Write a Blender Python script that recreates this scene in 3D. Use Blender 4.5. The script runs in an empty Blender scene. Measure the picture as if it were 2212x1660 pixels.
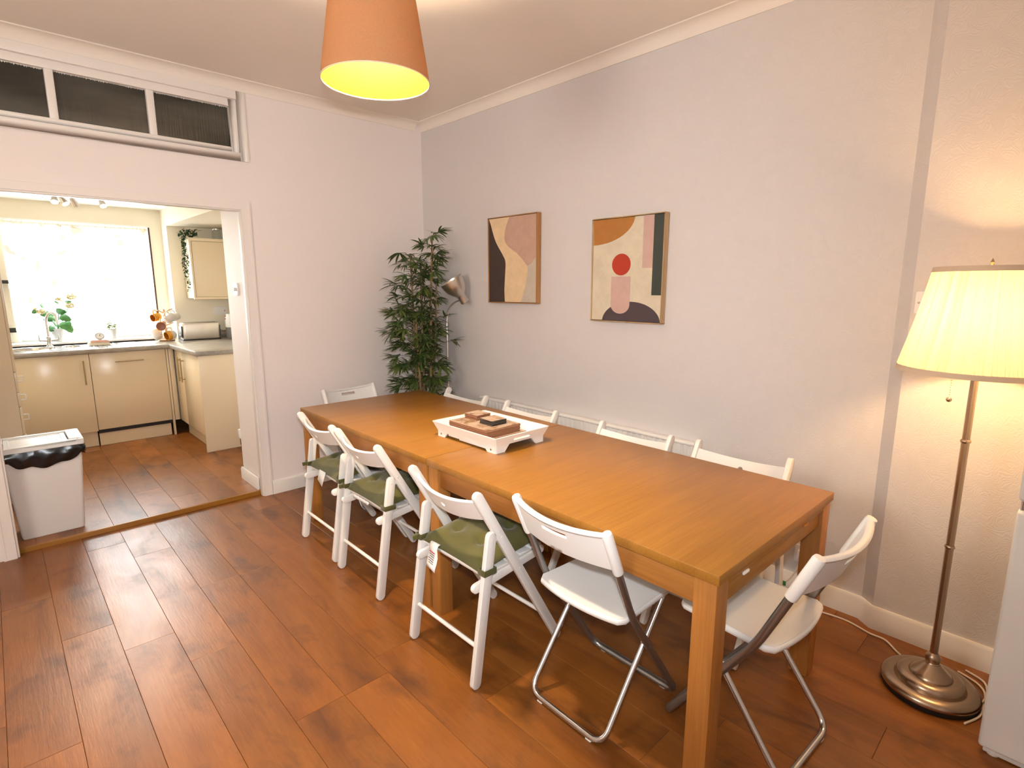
import bpy, bmesh, math, random
from mathutils import Vector, Matrix
from mathutils.geometry import delaunay_2d_cdt
random.seed(7)
R = math.radians
scene = bpy.context.scene
COL = scene.collection

# ------------------------------------------------------------------ camera, world, light, exposure
cam_data = bpy.data.cameras.new('camera')
cam_data.sensor_fit = 'HORIZONTAL'
cam_data.sensor_width = 36.0
cam_data.lens = 36.0 * 1182.0 / 2212.0
cam_data.clip_start = 0.05
cam = bpy.data.objects.new('camera', cam_data)
COL.objects.link(cam)
cam.location = (0, 0, 1.5)
cam.rotation_euler = (R(90 - 10.1213), 0, R(-43.4143))
scene.camera = cam

scene.view_settings.view_transform = 'Standard'
scene.view_settings.look = 'None'
scene.view_settings.gamma = 1.0
scene.view_settings.use_curve_mapping = False
scene.view_settings.exposure = 0.08

world = bpy.data.worlds.new('daylight')
scene.world = world
world.use_nodes = True
wn = world.node_tree.nodes
wn['Background'].inputs['Color'].default_value = (0.92, 0.96, 1.0, 1)
wn['Background'].inputs['Strength'].default_value = 30.0


def lamp(name, kind, loc, energy, color, **kw):
    d = bpy.data.lights.new(name, kind)
    d.energy = energy
    d.color = color
    rot = kw.pop('rot', None)
    for k, v in kw.items():
        setattr(d, k, v)
    o = bpy.data.objects.new(name, d)
    COL.objects.link(o)
    o.location = loc
    if rot:
        o.rotation_euler = rot
    return o


# the photographer's flash, on the camera's hot shoe
lamp('camera_flash', 'SPOT', (0.0, 0.0, 1.63), 158.0, (0.90, 0.95, 1.0), shadow_soft_size=0.03,
     spot_size=R(112), spot_blend=1.0, rot=(R(84), 0, R(-34.0)))
# added fill light left of the camera, unseen, evens out the walls
lamp('added_room_fill', 'POINT', (-1.30, 1.35, 1.90), 80.0, (1.0, 0.95, 0.85), shadow_soft_size=0.42)
# added kitchen fill without a fixture, out of view left of the opening
lamp('added_kitchen_fill', 'POINT', (-0.55, 5.9, 2.1), 9.0, (1.0, 0.84, 0.60), shadow_soft_size=0.12)
# daylight through the kitchen window
pk = lamp('kitchen_window_portal', 'AREA', (0.73, 7.08, 1.55), 1.0, (1, 1, 1), shape='RECTANGLE', size=1.3, size_y=1.3, rot=(R(-90), 0, 0))
pk.data.cycles.is_portal = True

# ------------------------------------------------------------------ helpers
def tag(o, label=None, cat=None, group=None, kind=None):
    if label: o['label'] = label
    if cat: o['category'] = cat
    if group: o['group'] = group
    if kind: o['kind'] = kind
    return o


def thing(name, label, cat, loc=(0, 0, 0), rz=0.0, group=None):
    o = bpy.data.objects.new(name, None)
    o.empty_display_size = 0.1
    COL.objects.link(o)
    o.location = loc
    o.rotation_euler = (0, 0, rz)
    return tag(o, label, cat, group)


class MB:
    def __init__(s):
        s.v = []; s.f = []; s.m = []
        s.M = None

    def add(s, vs, fs, mi=0):
        n = len(s.v)
        for p in vs:
            p = Vector(p)
            s.v.append(s.M @ p if s.M else p)
        for f in fs:
            s.f.append([i + n for i in f]); s.m.append(mi)
        return s

    def box(s, x0, x1, y0, y1, z0, z1, mi=0):
        vs = [(x, y, z) for z in (z0, z1) for y in (y0, y1) for x in (x0, x1)]
        return s.add(vs, [(0, 2, 3, 1), (4, 5, 7, 6), (0, 1, 5, 4), (2, 6, 7, 3), (0, 4, 6, 2), (1, 3, 7, 5)], mi)

    def prism(s, poly, lo, hi, axis='z', mi=0):
        """poly: 2D points; axis z -> (x,y), y -> (x,z), x -> (y,z)"""
        def P(a, b, c):
            return {'z': (a, b, c), 'y': (a, c, b), 'x': (c, a, b)}[axis]
        n = len(poly)
        vs = [P(a, b, lo) for a, b in poly] + [P(a, b, hi) for a, b in poly]
        fs = [tuple(range(n))[::-1], tuple(range(n, 2 * n))]
        fs += [(i, (i + 1) % n, n + (i + 1) % n, n + i) for i in range(n)]
        return s.add(vs, fs, mi)

    def tube(s, pts, r, n=10, closed=False, flat=None, caps=True, mi=0, up=None):
        """sweep; r may be a list; flat=(a,b) scales the two section axes"""
        pts = [Vector(p) for p in pts]
        N = len(pts)
        rs = r if isinstance(r, (list, tuple)) else [r] * N
        a, b = flat or (1, 1)
        T = []
        for i in range(N):
            if closed:
                t = pts[(i + 1) % N] - pts[i - 1]
            else:
                t = pts[min(i + 1, N - 1)] - pts[max(i - 1, 0)]
            T.append(t.normalized())
        u = Vector(up) if up else (Vector((0, 0, 1)) if abs(T[0].z) < 0.9 else Vector((1, 0, 0)))
        u = (u - T[0] * u.dot(T[0])).normalized()
        vs = []
        for i in range(N):
            u = (u - T[i] * u.dot(T[i]))
            u.normalize()
            w = T[i].cross(u)
            for k in range(n):
                an = 2 * math.pi * k / n
                vs.append(pts[i] + u * (math.cos(an) * rs[i] * a) + w * (math.sin(an) * rs[i] * b))
        fs = []
        for i in range(N if closed else N - 1):
            j = (i + 1) % N
            for k in range(n):
                l = (k + 1) % n
                fs.append((i * n + k, i * n + l, j * n + l, j * n + k))
        if caps and not closed:
            fs.append(tuple(range(n))[::-1])
            fs.append(tuple((N - 1) * n + k for k in range(n)))
        return s.add(vs, fs, mi)

    def lathe(s, prof, n=32, c=(0, 0, 0), mi=0, M=None):
        cx, cy, cz = c
        vs = []; fs = []
        for r, z in prof:
            for k in range(n):
                an = 2 * math.pi * k / n
                p = Vector((r * math.cos(an), r * math.sin(an), z))
                if M: p = M @ p
                vs.append((cx + p.x, cy + p.y, cz + p.z))
        for i in range(len(prof) - 1):
            for k in range(n):
                l = (k + 1) % n
                fs.append((i * n + k, i * n + l, (i + 1) * n + l, (i + 1) * n + k))
        if prof[0][0] > 1e-6: fs.append(tuple(range(n))[::-1])
        if prof[-1][0] > 1e-6: fs.append(tuple((len(prof) - 1) * n + k for k in range(n)))
        return s.add(vs, fs, mi)

    def ball(s, c, r, n=12, m=8, sc=(1, 1, 1), mi=0):
        vs = []; fs = []
        for i in range(m + 1):
            th = math.pi * i / m
            for k in range(n):
                an = 2 * math.pi * k / n
                vs.append((c[0] + r * sc[0] * math.sin(th) * math.cos(an), c[1] + r * sc[1] * math.sin(th) * math.sin(an), c[2] - r * sc[2] * math.cos(th)))
        for i in range(m):
            for k in range(n):
                l = (k + 1) % n
                fs.append((i * n + k, i * n + l, (i + 1) * n + l, (i + 1) * n + k))
        return s.add(vs, fs, mi)

    def bar(s, p, q, w, h, up=(0, 0, 1), mi=0):
        p, q = Vector(p), Vector(q)
        t = (q - p).normalized()
        u = Vector(up); u = (u - t * u.dot(t)).normalized()
        x = t.cross(u)
        vs = []
        for e in (p, q):
            for a, b in ((-1, -1), (1, -1), (1, 1), (-1, 1)):
                vs.append(e + x * (a * w / 2) + u * (b * h / 2))
        return s.add(vs, [(3, 2, 1, 0), (4, 5, 6, 7), (0, 1, 5, 4), (1, 2, 6, 5), (2, 3, 7, 6), (3, 0, 4, 7)], mi)

    def build(s, name, mat, parent=None, smooth=True, bevel=0.0, seg=2, angle=35, off=None, kind=None):
        me = bpy.data.meshes.new(name)
        if off is not None:
            o3 = Vector(off)
            s.v = [p - o3 for p in s.v]
        me.from_pydata([tuple(p) for p in s.v], [], s.f)
        mats = mat if isinstance(mat, (list, tuple)) else [mat]
        for m in mats: me.materials.append(m)
        bm = bmesh.new(); bm.from_mesh(me)
        bm.faces.ensure_lookup_table()
        for i, f in enumerate(bm.faces): f.material_index = s.m[i]
        bmesh.ops.remove_doubles(bm, verts=bm.verts, dist=1e-6)
        bmesh.ops.recalc_face_normals(bm, faces=bm.faces)
        if bevel > 0:
            es = [e for e in bm.edges if len(e.link_faces) == 2 and e.calc_face_angle(0) > R(angle)]
            bmesh.ops.bevel(bm, geom=es, offset=bevel, segments=seg, profile=0.5, affect='EDGES', clamp_overlap=True)
        bm.to_mesh(me); bm.free()
        if smooth:
            me.polygons.foreach_set('use_smooth', [True] * len(me.polygons))
            me.set_sharp_from_angle(angle=R(angle))
        o = bpy.data.objects.new(name, me)
        COL.objects.link(o)
        if parent is not None: o.parent = parent
        if kind: o['kind'] = kind
        return o


def pin(poly, x, y):
    c = False
    n = len(poly)
    for i in range(n):
        x1, y1 = poly[i]; x2, y2 = poly[i - 1]
        if (y1 > y) != (y2 > y) and x < (x2 - x1) * (y - y1) / (y2 - y1) + x1: c = not c
    return c


def dens(poly, step):
    out = []
    n = len(poly)
    for i in range(n):
        a = Vector(poly[i]); b = Vector(poly[(i + 1) % n])
        k = max(1, int((b - a).length / step))
        for j in range(k): out.append(tuple(a.lerp(b, j / k)))
    return out


def plate(mb, outline, holes, step, fn, mi=0):
    """2D outline with holes -> thick curved plate; fn(a,b,side) -> 3D, side 0/1"""
    loops = [dens(outline, step)] + [dens(h, step) for h in holes]
    vs = []; es = []
    for lp in loops:
        n0 = len(vs)
        vs += [Vector(p) for p in lp]
        es += [(n0 + i, n0 + (i + 1) % len(lp)) for i in range(len(lp))]
    xs = [p[0] for p in loops[0]]; ys = [p[1] for p in loops[0]]
    x = min(xs) + step
    while x < max(xs) - step * .5:
        y = min(ys) + step
        while y < max(ys) - step * .5:
            ok = pin(loops[0], x, y) and not any(pin(h, x, y) for h in loops[1:])
            if ok and min((Vector((x, y)) - v).length for v in vs[:sum(len(l) for l in loops)]) > step * .45:
                vs.append(Vector((x, y)))
            y += step
        x += step
    V, E, F, _, _, _ = delaunay_2d_cdt(vs, es, [], 0, 1e-7)
    tris = []
    for f in F:
        c = sum((V[i] for i in f), Vector((0, 0))) / len(f)
        if pin(loops[0], c.x, c.y) and not any(pin(h, c.x, c.y) for h in loops[1:]): tris.append(tuple(f))
    n = len(V)
    ec = {}
    for f in tris:
        for i in range(len(f)):
            e = (f[i], f[(i + 1) % len(f)])
            ec[e] = 1
    fs = [f[::-1] for f in tris] + [tuple(i + n for i in f) for f in tris]
    for (a, b) in ec:
        if (b, a) not in ec: fs.append((a, b, b + n, a + n))
    mb.add([fn(p.x, p.y, 0) for p in V] + [fn(p.x, p.y, 1) for p in V], fs, mi)
    return mb


def rrect(x0, x1, y0, y1, r, k=4):
    pts = []
    for cx, cy, a0 in ((x1 - r, y1 - r, 0), (x0 + r, y1 - r, 90), (x0 + r, y0 + r, 180), (x1 - r, y0 + r, 270)):
        for i in range(k + 1):
            a = R(a0 + 90 * i / k)
            pts.append((cx + r * math.cos(a), cy + r * math.sin(a)))
    return pts


def circ(cx, cy, rx, ry=None, k=16):
    ry = ry or rx
    return [(cx + rx * math.cos(2 * math.pi * i / k), cy + ry * math.sin(2 * math.pi * i / k)) for i in range(k)]


def stadium(p, q, r, k=6):
    """rounded bar outline between two 2D points"""
    p, q = Vector(p), Vector(q)
    t = (q - p).normalized(); n = Vector((-t.y, t.x))
    pts = []
    for i in range(k + 1):
        a = math.pi * i / k
        pts.append(tuple(q + n * (math.cos(a) * r) + t * (math.sin(a) * r)))
    for i in range(k + 1):
        a = math.pi * i / k
        pts.append(tuple(p - n * (math.cos(a) * r) - t * (math.sin(a) * r)))
    return pts


def fillet(pts, r, k=5):
    """round the inner corners of a 3D polyline"""
    pts = [Vector(p) for p in pts]
    out = [pts[0]]
    for i in range(1, len(pts) - 1):
        a, b, c = pts[i - 1], pts[i], pts[i + 1]
        d = min(r, (a - b).length * .48, (c - b).length * .48)
        p0 = b + (a - b).normalized() * d; p1 = b + (c - b).normalized() * d
        for j in range(k + 1):
            t = j / k
            out.append(p0.lerp(b, t).lerp(b.lerp(p1, t), t))
    out.append(pts[-1])
    return out


def copy_tree(o, parent=None):
    c = o.copy()
    COL.objects.link(c)
    if parent is not None: c.parent = parent
    for ch in [x for x in bpy.data.objects if x.parent == o]:
        copy_tree(ch, c)
    return c


# ------------------------------------------------------------------ materials
def mat(name, col, rough=.5, metal=0., spec=.5, sheen=0., trans=0., coat=0.):
    m = bpy.data.materials.new(name)
    m.use_nodes = True
    b = m.node_tree.nodes['Principled BSDF']
    b.inputs['Base Color'].default_value = (*col, 1)
    b.inputs['Roughness'].default_value = rough
    b.inputs['Metallic'].default_value = metal
    b.inputs['Specular IOR Level'].default_value = spec
    b.inputs['Sheen Weight'].default_value = sheen
    b.inputs['Transmission Weight'].default_value = trans
    b.inputs['Coat Weight'].default_value = coat
    return m


class NT:
    """tiny node wiring helper"""
    def __init__(s, m):
        s.t = m.node_tree; s.b = s.t.nodes.get('Principled BSDF')

    def n(s, kind, **kw):
        nd = s.t.nodes.new(kind)
        for k, v in kw.items():
            if k in nd.inputs: nd.inputs[k].default_value = v
            else: setattr(nd, k, v)
        return nd

    def l(s, a, b):
        s.t.links.new(a, b)

    def coords(s, scale=(1, 1, 1), out='Object', rand=False):
        tc = s.n('ShaderNodeTexCoord')
        mp = s.n('ShaderNodeMapping')
        mp.inputs['Scale'].default_value = scale
        s.l(tc.outputs[out], mp.inputs['Vector'])
        if rand:
            oi = s.n('ShaderNodeObjectInfo')
            mu = s.n('ShaderNodeMath', operation='MULTIPLY'); mu.inputs[1].default_value = 97.0
            s.l(oi.outputs['Random'], mu.inputs[0])
            cb = s.n('ShaderNodeCombineXYZ')
            for i in range(3): s.l(mu.outputs[0], cb.inputs[i])
            s.l(cb.outputs[0], mp.inputs['Location'])
        return mp.outputs[0]

    def noise(s, vec, scale, detail=4, rough=.55, dist=0):
        nd = s.n('ShaderNodeTexNoise')
        nd.inputs['Scale'].default_value = scale; nd.inputs['Detail'].default_value = detail
        nd.inputs['Roughness'].default_value = rough; nd.inputs['Distortion'].default_value = dist
        s.l(vec, nd.inputs['Vector'])
        return nd.outputs['Fac']

    def ramp(s, fac, stops):
        nd = s.n('ShaderNodeValToRGB')
        e = nd.color_ramp.elements
        while len(e) < len(stops): e.new(.5)
        for i, (p, c) in enumerate(stops):
            e[i].position = p
            e[i].color = (*c, 1) if len(c) == 3 else c
        s.l(fac, nd.inputs['Fac'])
        return nd.outputs['Color']

    def mix(s, fac, a, b, mode='MIX'):
        nd = s.n('ShaderNodeMix', data_type='RGBA', blend_type=mode)
        if isinstance(fac, (int, float)): nd.inputs['Factor'].default_value = fac
        else: s.l(fac, nd.inputs['Factor'])
        for v, k in ((a, 6), (b, 7)):
            if isinstance(v, tuple): nd.inputs[k].default_value = (*v, 1)
            else: s.l(v, nd.inputs[k])
        return nd.outputs[2]

    def bump(s, h, strength, dist=.01):
        nd = s.n('ShaderNodeBump')
        nd.inputs['Strength'].default_value = strength; nd.inputs['Distance'].default_value = dist
        s.l(h, nd.inputs['Height'])
        s.l(nd.outputs[0], s.b.inputs['Normal'])


def wood(name, dark, mid, light, axis=0, rough=.38, fine=40, rand=True, stretch=14):
    m = mat(name, mid, rough)
    t = NT(m)
    sc = [stretch, stretch, stretch]; sc[axis] = 1.0
    v = t.coords(tuple(sc), rand=rand)
    a = t.noise(v, 1.1, 5, .6, .6)
    v2 = t.coords(tuple(x * (6 if i != axis else 2.2) for i, x in enumerate(sc)), rand=rand)
    b = t.noise(v2, 2.0, 3, .6)
    c = t.ramp(a, [(.28, dark), (.5, mid), (.74, light)])
    d = t.ramp(b, [(.35, (.88, .88, .87)), (.65, (1.05, 1.05, 1.05))])
    t.l(t.mix(1.0, c, d, 'MULTIPLY'), t.b.inputs['Base Color'])
    t.bump(b, .06, .002)
    return m


M = {}
# painted paper on the walls, with an embossed swirl
def wallmat(name, col, swirl=.0, rough=.6):
    m = mat(name, col, rough, spec=.3)
    t = NT(m)
    v = t.coords((1, 1, 1))
    w = t.n('ShaderNodeTexNoise'); w.inputs['Scale'].default_value = 8.0; w.inputs['Detail'].default_value = 1.0
    t.l(v, w.inputs['Vector'])
    ad = t.n('ShaderNodeVectorMath', operation='MULTIPLY_ADD')
    ad.inputs[1].default_value = (.26, .26, .26)
    t.l(w.outputs['Color'], ad.inputs[0]); t.l(v, ad.inputs[2])
    wv = t.n('ShaderNodeTexWave', wave_type='RINGS', rings_direction='SPHERICAL')
    wv.inputs['Scale'].default_value = 46.0; wv.inputs['Distortion'].default_value = 7.0; wv.inputs['Detail'].default_value = 1.0
    t.l(ad.outputs[0], wv.inputs['Vector'])
    fine = t.noise(v, 160, 3)
    mx = t.mix(.35, wv.outputs['Fac'], fine)
    if swirl: t.bump(mx, swirl, .003)
    big = t.noise(v, .9, 3)
    c = t.ramp(big, [(.3, tuple(x * .965 for x in col)), (.7, col)])
    t.l(c, t.b.inputs['Base Color'])
    return m


M['wall'] = wallmat('painted_wall', (.90, .83, .795), .10)
M['anaglypta'] = wallmat('swirl_wallpaper', (.705, .665, .645), .22)
M['ceiling'] = wallmat('ceiling_paint', (.90, .82, .73), .0)
M['wallpaint_trim'] = mat('eggshell_trim', (.88, .82, .78), .45)
M['trim'] = mat('gloss_trim', (.86, .82, .77), .32)
M['kwall'] = wallmat('kitchen_wall', (.88, .81, .67), .05)
M['kceil'] = mat('kitchen_ceiling_paint', (.88, .87, .84), .6)
M['gap'] = mat('floor_joint', (.07, .032, .012), .8)

# laminate plank
m = mat('laminate_plank', (.30, .12, .04), .33)
t = NT(m)
v = t.coords((7, 1.2, 7), rand=True)
a = t.noise(v, .75, 5, .62, .8)
v2 = t.coords((60, 5, 60), rand=True)
b = t.noise(v2, 1.6, 4, .65)
v3 = t.coords((3.2, 2.0, 3.2), rand=True)
c3 = t.noise(v3, 1.6, 5, .6, .4)
col = t.ramp(a, [(.25, (.135, .042, .007)), (.5, (.235, .079, .0115)), (.76, (.30, .108, .017))])
sm = t.ramp(c3, [(.30, (.44, .41, .40)), (.48, (1, 1, 1))])
col = t.mix(.85, col, sm, 'MULTIPLY')
gr = t.ramp(b, [(.3, (.86, .85, .84)), (.7, (1.05, 1.05, 1.05))])
col = t.mix(1.0, col, gr, 'MULTIPLY')
oi = t.n('ShaderNodeObjectInfo')
tone = t.ramp(oi.outputs['Random'], [(0, (.86, .86, .86)), (1, (1.12, 1.10, 1.06))])
col = t.mix(1.0, col, tone, 'MULTIPLY')
t.l(col, t.b.inputs['Base Color'])
rr = t.ramp(c3, [(.3, (.42, .42, .42)), (.7, (.30, .30, .30))])
t.l(rr, t.b.inputs['Roughness'])
t.bump(b, .3, .002)
M['plank'] = m

M['table'] = wood('oak_veneer', (.285, .117, .016), (.325, .140, .020), (.36, .160, .024), axis=0, rough=.34, rand=True)
M['table_y'] = wood('oak_veneer_rail', (.30, .113, .023), (.36, .143, .030), (.42, .175, .040), axis=1, rough=.36)
M['table_z'] = wood('oak_veneer_leg', (.32, .122, .025), (.385, .155, .033), (.44, .188, .043), axis=2, rough=.36)
M['whitewood'] = mat('white_lacquered_wood', (.80, .77, .73), .35)
M['plastic'] = mat('white_plastic', (.82, .81, .79), .38)
M['steel'] = mat('polished_steel', (.62, .62, .63), .18, 1.0)
M['greysteel'] = mat('grey_painted_tube', (.33, .32, .31), .32, .9)
M['brushed'] = mat('brushed_steel', (.72, .68, .63), .36, 1.0)
M['chrome'] = mat('chrome', (.75, .75, .76), .1, 1.0)
M['bronze'] = mat('satin_nickel', (.46, .36, .27), .27, 1.0)
M['black'] = mat('black_plastic', (.012, .012, .013), .4)
M['cream'] = mat('cream_gloss', (.80, .66, .46), .22)
M['brass'] = mat('satin_handle', (.45, .36, .22), .3, 1.0)
M['white'] = mat('white_paint', (.84, .83, .80), .4)
M['upvc'] = mat('window_frame_white', (.88, .88, .86), .3)
M['brown'] = mat('dark_brown_strip', (.06, .022, .012), .5)
M['fridge'] = mat('fridge_white', (.78, .79, .80), .35)
M['bulbglass'] = mat('opal_glass', (.9, .88, .82), .3)

# grey stone-effect worktop
m = mat('stone_worktop', (.33, .29, .24), .28)
t = NT(m); v = t.coords((1, 1, 1))
a = t.noise(v, 9, 6, .65, .5)
t.l(t.ramp(a, [(.3, (.22, .19, .155)), (.55, (.34, .30, .25)), (.75, (.44, .40, .345))]), t.b.inputs['Base Color'])
M['worktop'] = m

# fabric of the cushions
m = mat('olive_cotton', (.066, .068, .012), .85, sheen=.25)
t = NT(m); v = t.coords((1, 1, 1))
a = t.noise(v, 420, 2); b = t.noise(v, 7, 3)
t.l(t.ramp(b, [(.3, (.058, .055, .007)), (.7, (.090, .082, .012))]), t.b.inputs['Base Color'])
t.bump(a, .25, .001)
M['olive'] = m
M['tag'] = mat('care_label_fabric', (.85, .83, .80), .7)
M['ink'] = mat('label_ink', (.12, .12, .12), .7)
M['redink'] = mat('label_red_ink', (.6, .06, .05), .7)
M['binliner'] = mat('black_liner', (.006, .006, .007), .22)

# lamp shades: cloth that lets lamp light through
def shademat(name, outer, trans, fac, pleat=False):
    m = bpy.data.materials.new(name); m.use_nodes = True
    t = NT(m)
    t.t.nodes.remove(t.b)
    out = t.t.nodes['Material Output']
    d = t.n('ShaderNodeBsdfDiffuse'); d.inputs['Color'].default_value = (*outer, 1)
    tr = t.n('ShaderNodeBsdfTranslucent'); tr.inputs['Color'].default_value = (*trans, 1)
    mx = t.n('ShaderNodeMixShader'); mx.inputs[0].default_value = fac
    t.l(d.outputs[0], mx.inputs[1]); t.l(tr.outputs[0], mx.inputs[2]); t.l(mx.outputs[0], out.inputs['Surface'])
    if not pleat:
        v = t.coords((1, 1, 1))
        a = t.noise(v, 260, 2)
        c = t.ramp(a, [(.3, tuple(x * .86 for x in outer)), (.7, outer)])
        t.l(c, d.inputs['Color'])
    return m


M['shade_out'] = shademat('taupe_shade_cloth', (.35, .20, .105), (.62, .28, .09), .075)
M['shade_in'] = mat('shade_lining', (.93, .84, .42), .5)
M['pleat'] = shademat('pleated_cream_cloth', (.86, .76, .52), (1.0, .92, .72), .24, True)
M['shade_trim'] = mat('shade_binding', (.66, .52, .38), .7)

# lit bulb
def emit(name, col, strength):
    m = bpy.data.materials.new(name); m.use_nodes = True
    t = NT(m)
    e = t.n('ShaderNodeEmission'); e.inputs['Color'].default_value = (*col, 1); e.inputs['Strength'].default_value = strength
    t.t.nodes.remove(t.b)
    t.l(e.outputs[0], t.t.nodes['Material Output'].inputs['Surface'])
    return m


M['bulb'] = emit('lit_bulb', (1, .78, .45), 9.0)
M['spotlens'] = emit('lit_spot', (1, .86, .62), 14.0)

# net curtain
m = bpy.data.materials.new('lace_net'); m.use_nodes = True
t = NT(m); t.t.nodes.remove(t.b)
out = t.t.nodes['Material Output']
tr = t.n('ShaderNodeBsdfTranslucent'); tr.inputs['Color'].default_value = (.9, .89, .86, 1)
df = t.n('ShaderNodeBsdfDiffuse'); df.inputs['Color'].default_value = (.86, .84, .78, 1)
m1 = t.n('ShaderNodeMixShader'); m1.inputs[0].default_value = .02
t.l(df.outputs[0], m1.inputs[1]); t.l(tr.outputs[0], m1.inputs[2])
tp = t.n('ShaderNodeBsdfTransparent')
v = t.coords((1, 1, 1))
vo = t.n('ShaderNodeTexVoronoi'); vo.inputs['Scale'].default_value = 14.0; vo.feature = 'SMOOTH_F1'
t.l(v, vo.inputs['Vector'])
big = t.noise(v, 5, 2)
fac = t.ramp(vo.outputs['Distance'], [(.30, (1, 1, 1)), (.36, (.26, .26, .26))])
fac2 = t.ramp(big, [(.45, (0, 0, 0)), (.55, (1, 1, 1))])
fm = t.mix(fac2, (.22, .22, .22), fac)
m2 = t.n('ShaderNodeMixShader')
t.l(fm, m2.inputs[0]); t.l(tp.outputs[0], m2.inputs[1]); t.l(m1.outputs[0], m2.inputs[2])
t.l(m2.outputs[0], out.inputs['Surface'])
M['lace'] = m

# clear glazing; reeded glazing with the dark void behind painted into its colour
m = bpy.data.materials.new('clear_glazing'); m.use_nodes = True
t = NT(m); t.t.nodes.remove(t.b)
tp = t.n('ShaderNodeBsdfTransparent'); tp.inputs['Color'].default_value = (.95, .97, .96, 1)
gl = t.n('ShaderNodeBsdfGlossy'); gl.inputs['Roughness'].default_value = .02
mx = t.n('ShaderNodeMixShader'); mx.inputs[0].default_value = .06
t.l(tp.outputs[0], mx.inputs[1]); t.l(gl.outputs[0], mx.inputs[2]); t.l(mx.outputs[0], t.t.nodes['Material Output'].inputs['Surface'])
M['glass'] = m
m = mat('reeded_glass_void_dark', (.035, .034, .026), .28)
t = NT(m); v = t.coords((60, 60, 2.5)); a = t.noise(v, 1.5, 3)
v2 = t.coords((1.2, 1.2, 5)); b2 = t.noise(v2, 1.2, 3)
t.l(t.ramp(b2, [(.35, (.018, .017, .012)), (.68, (.075, .073, .06))]), t.b.inputs['Base Color'])
t.bump(a, .35, .004)
M['voidglass'] = m

def leafmat(name, dark, light, rough=.45, trans=.0):
    m = mat(name, dark, rough)
    t = NT(m)
    v = t.coords((1, 1, 1), rand=True)
    a = t.noise(v, 9, 3)
    t.l(t.ramp(a, [(.35, dark), (.68, light)]), t.b.inputs['Base Color'])
    return m


M['bamboo_leaf'] = leafmat('bamboo_leaf', (.030, .075, .020), (.125, .165, .036))
M['ivy_leaf'] = leafmat('ivy_leaf', (.015, .05, .018), (.05, .11, .03))
M['hyd_leaf'] = leafmat('hydrangea_leaf', (.06, .22, .055), (.12, .33, .09))
M['herb_leaf'] = leafmat('herb_leaf', (.10, .20, .03), (.28, .38, .08))
M['bloom'] = leafmat('bloom_cream', (.62, .50, .28), (.85, .78, .52), .7)
M['cane'] = leafmat('bamboo_cane', (.20, .115, .045), (.34, .215, .09), .5)
M['twig'] = mat('green_twig', (.05, .045, .02), .6)
M['pot_dark'] = mat('dark_plant_pot', (.03, .026, .022), .5)
M['zinc'] = mat('zinc_pot', (.62, .64, .66), .4, .6)
M['soil'] = mat('soil', (.03, .02, .012), .9)
M['mustard'] = mat('mustard_glaze', (.70, .30, .015), .22)
M['mustard_in'] = mat('mustard_glaze_inside', (.52, .16, .008), .3)
M['greyglaze'] = mat('grey_glaze', (.66, .60, .54), .3)
M['beech'] = mat('beech_wood', (.52, .28, .13), .5)
M['towel_pink'] = mat('pink_towel', (.74, .42, .36), .9)
M['towel_cream'] = mat('cream_towel', (.74, .63, .46), .9)
M['cord'] = mat('white_flex', (.74, .64, .54), .5)
M['cork'] = mat('brown_board_edge', (.22, .088, .042), .7)
M['blackboard_edge'] = mat('black_board_edge', (.018, .016, .014), .6)
m = mat('floral_board_face', (.40, .29, .21), .35)
t = NT(m); v = t.coords((1, 1, 1), rand=True); a = t.noise(v, 22, 4, .6, .5)
t.l(t.ramp(a, [(.34, (.17, .085, .035)), (.47, (.42, .29, .20)), (.65, (.50, .39, .31))]), t.b.inputs['Base Color'])
M['mat_face'] = m
M['radiator'] = mat('radiator_enamel', (.83, .80, .76), .35)
M['green_label'] = mat('green_cable_label', (.03, .18, .05), .5)

# ------------------------------------------------------------------ the room shell
YW, XW, XN, ZC = 3.975, 2.735, 2.69, 2.80     # kitchen wall, picture wall, near wall, ceiling
OX0, OX1, OZ = -0.055, 1.287, 2.0             # opening
YK = 4.405                                     # kitchen side of that wall
TX0, TX1, TZ0, TZ1 = -0.10, 1.312, 2.346, 2.683


def struct(name, mb, m, parent=None, **kw):
    o = mb.build(name, m, parent, **kw)
    if parent is None: o['kind'] = 'structure'
    return o


w = MB()
YL = YW + .075
w.box(-1.75, OX0, YW, YK, -.05, OZ); w.box(OX1, XW, YW, YK, -.05, OZ)
w.box(-1.75, OX0, YL, YK, OZ, 2.29); w.box(OX1, XW, YL, YK, OZ, 2.29)
w.box(-1.75, XW, YW, YL, OZ, TZ0)
w.box(-1.75, TX0, YW, YL, TZ0, TZ1); w.box(TX1, XW, YW, YL, TZ0, TZ1)
w.box(-1.75, XW, YW, YL, TZ1, 2.95)
struct('wall_back', w, M['wall'], smooth=False)

w = MB()
w.prism([(XW, YK), (XW, .565), (XN, .51), (XN, -1.75), (3.0, -1.75), (3.0, YK)], -.05, 2.95)
struct('wall_right', w, M['anaglypta'], smooth=False)
w = MB().box(-1.75, -1.6, -1.75, YK, -.05, 2.95)
struct('wall_left', w, M['wall'], smooth=False)
w = MB().box(-1.75, 3.0, -1.75, -1.6, -.05, 2.95)
struct('wall_front', w, M['wall'], smooth=False)
w = MB().box(-1.75, 3.0, -1.75, YL, ZC, 2.95)
struct('ceiling', w, M['ceiling'], smooth=False)

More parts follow.
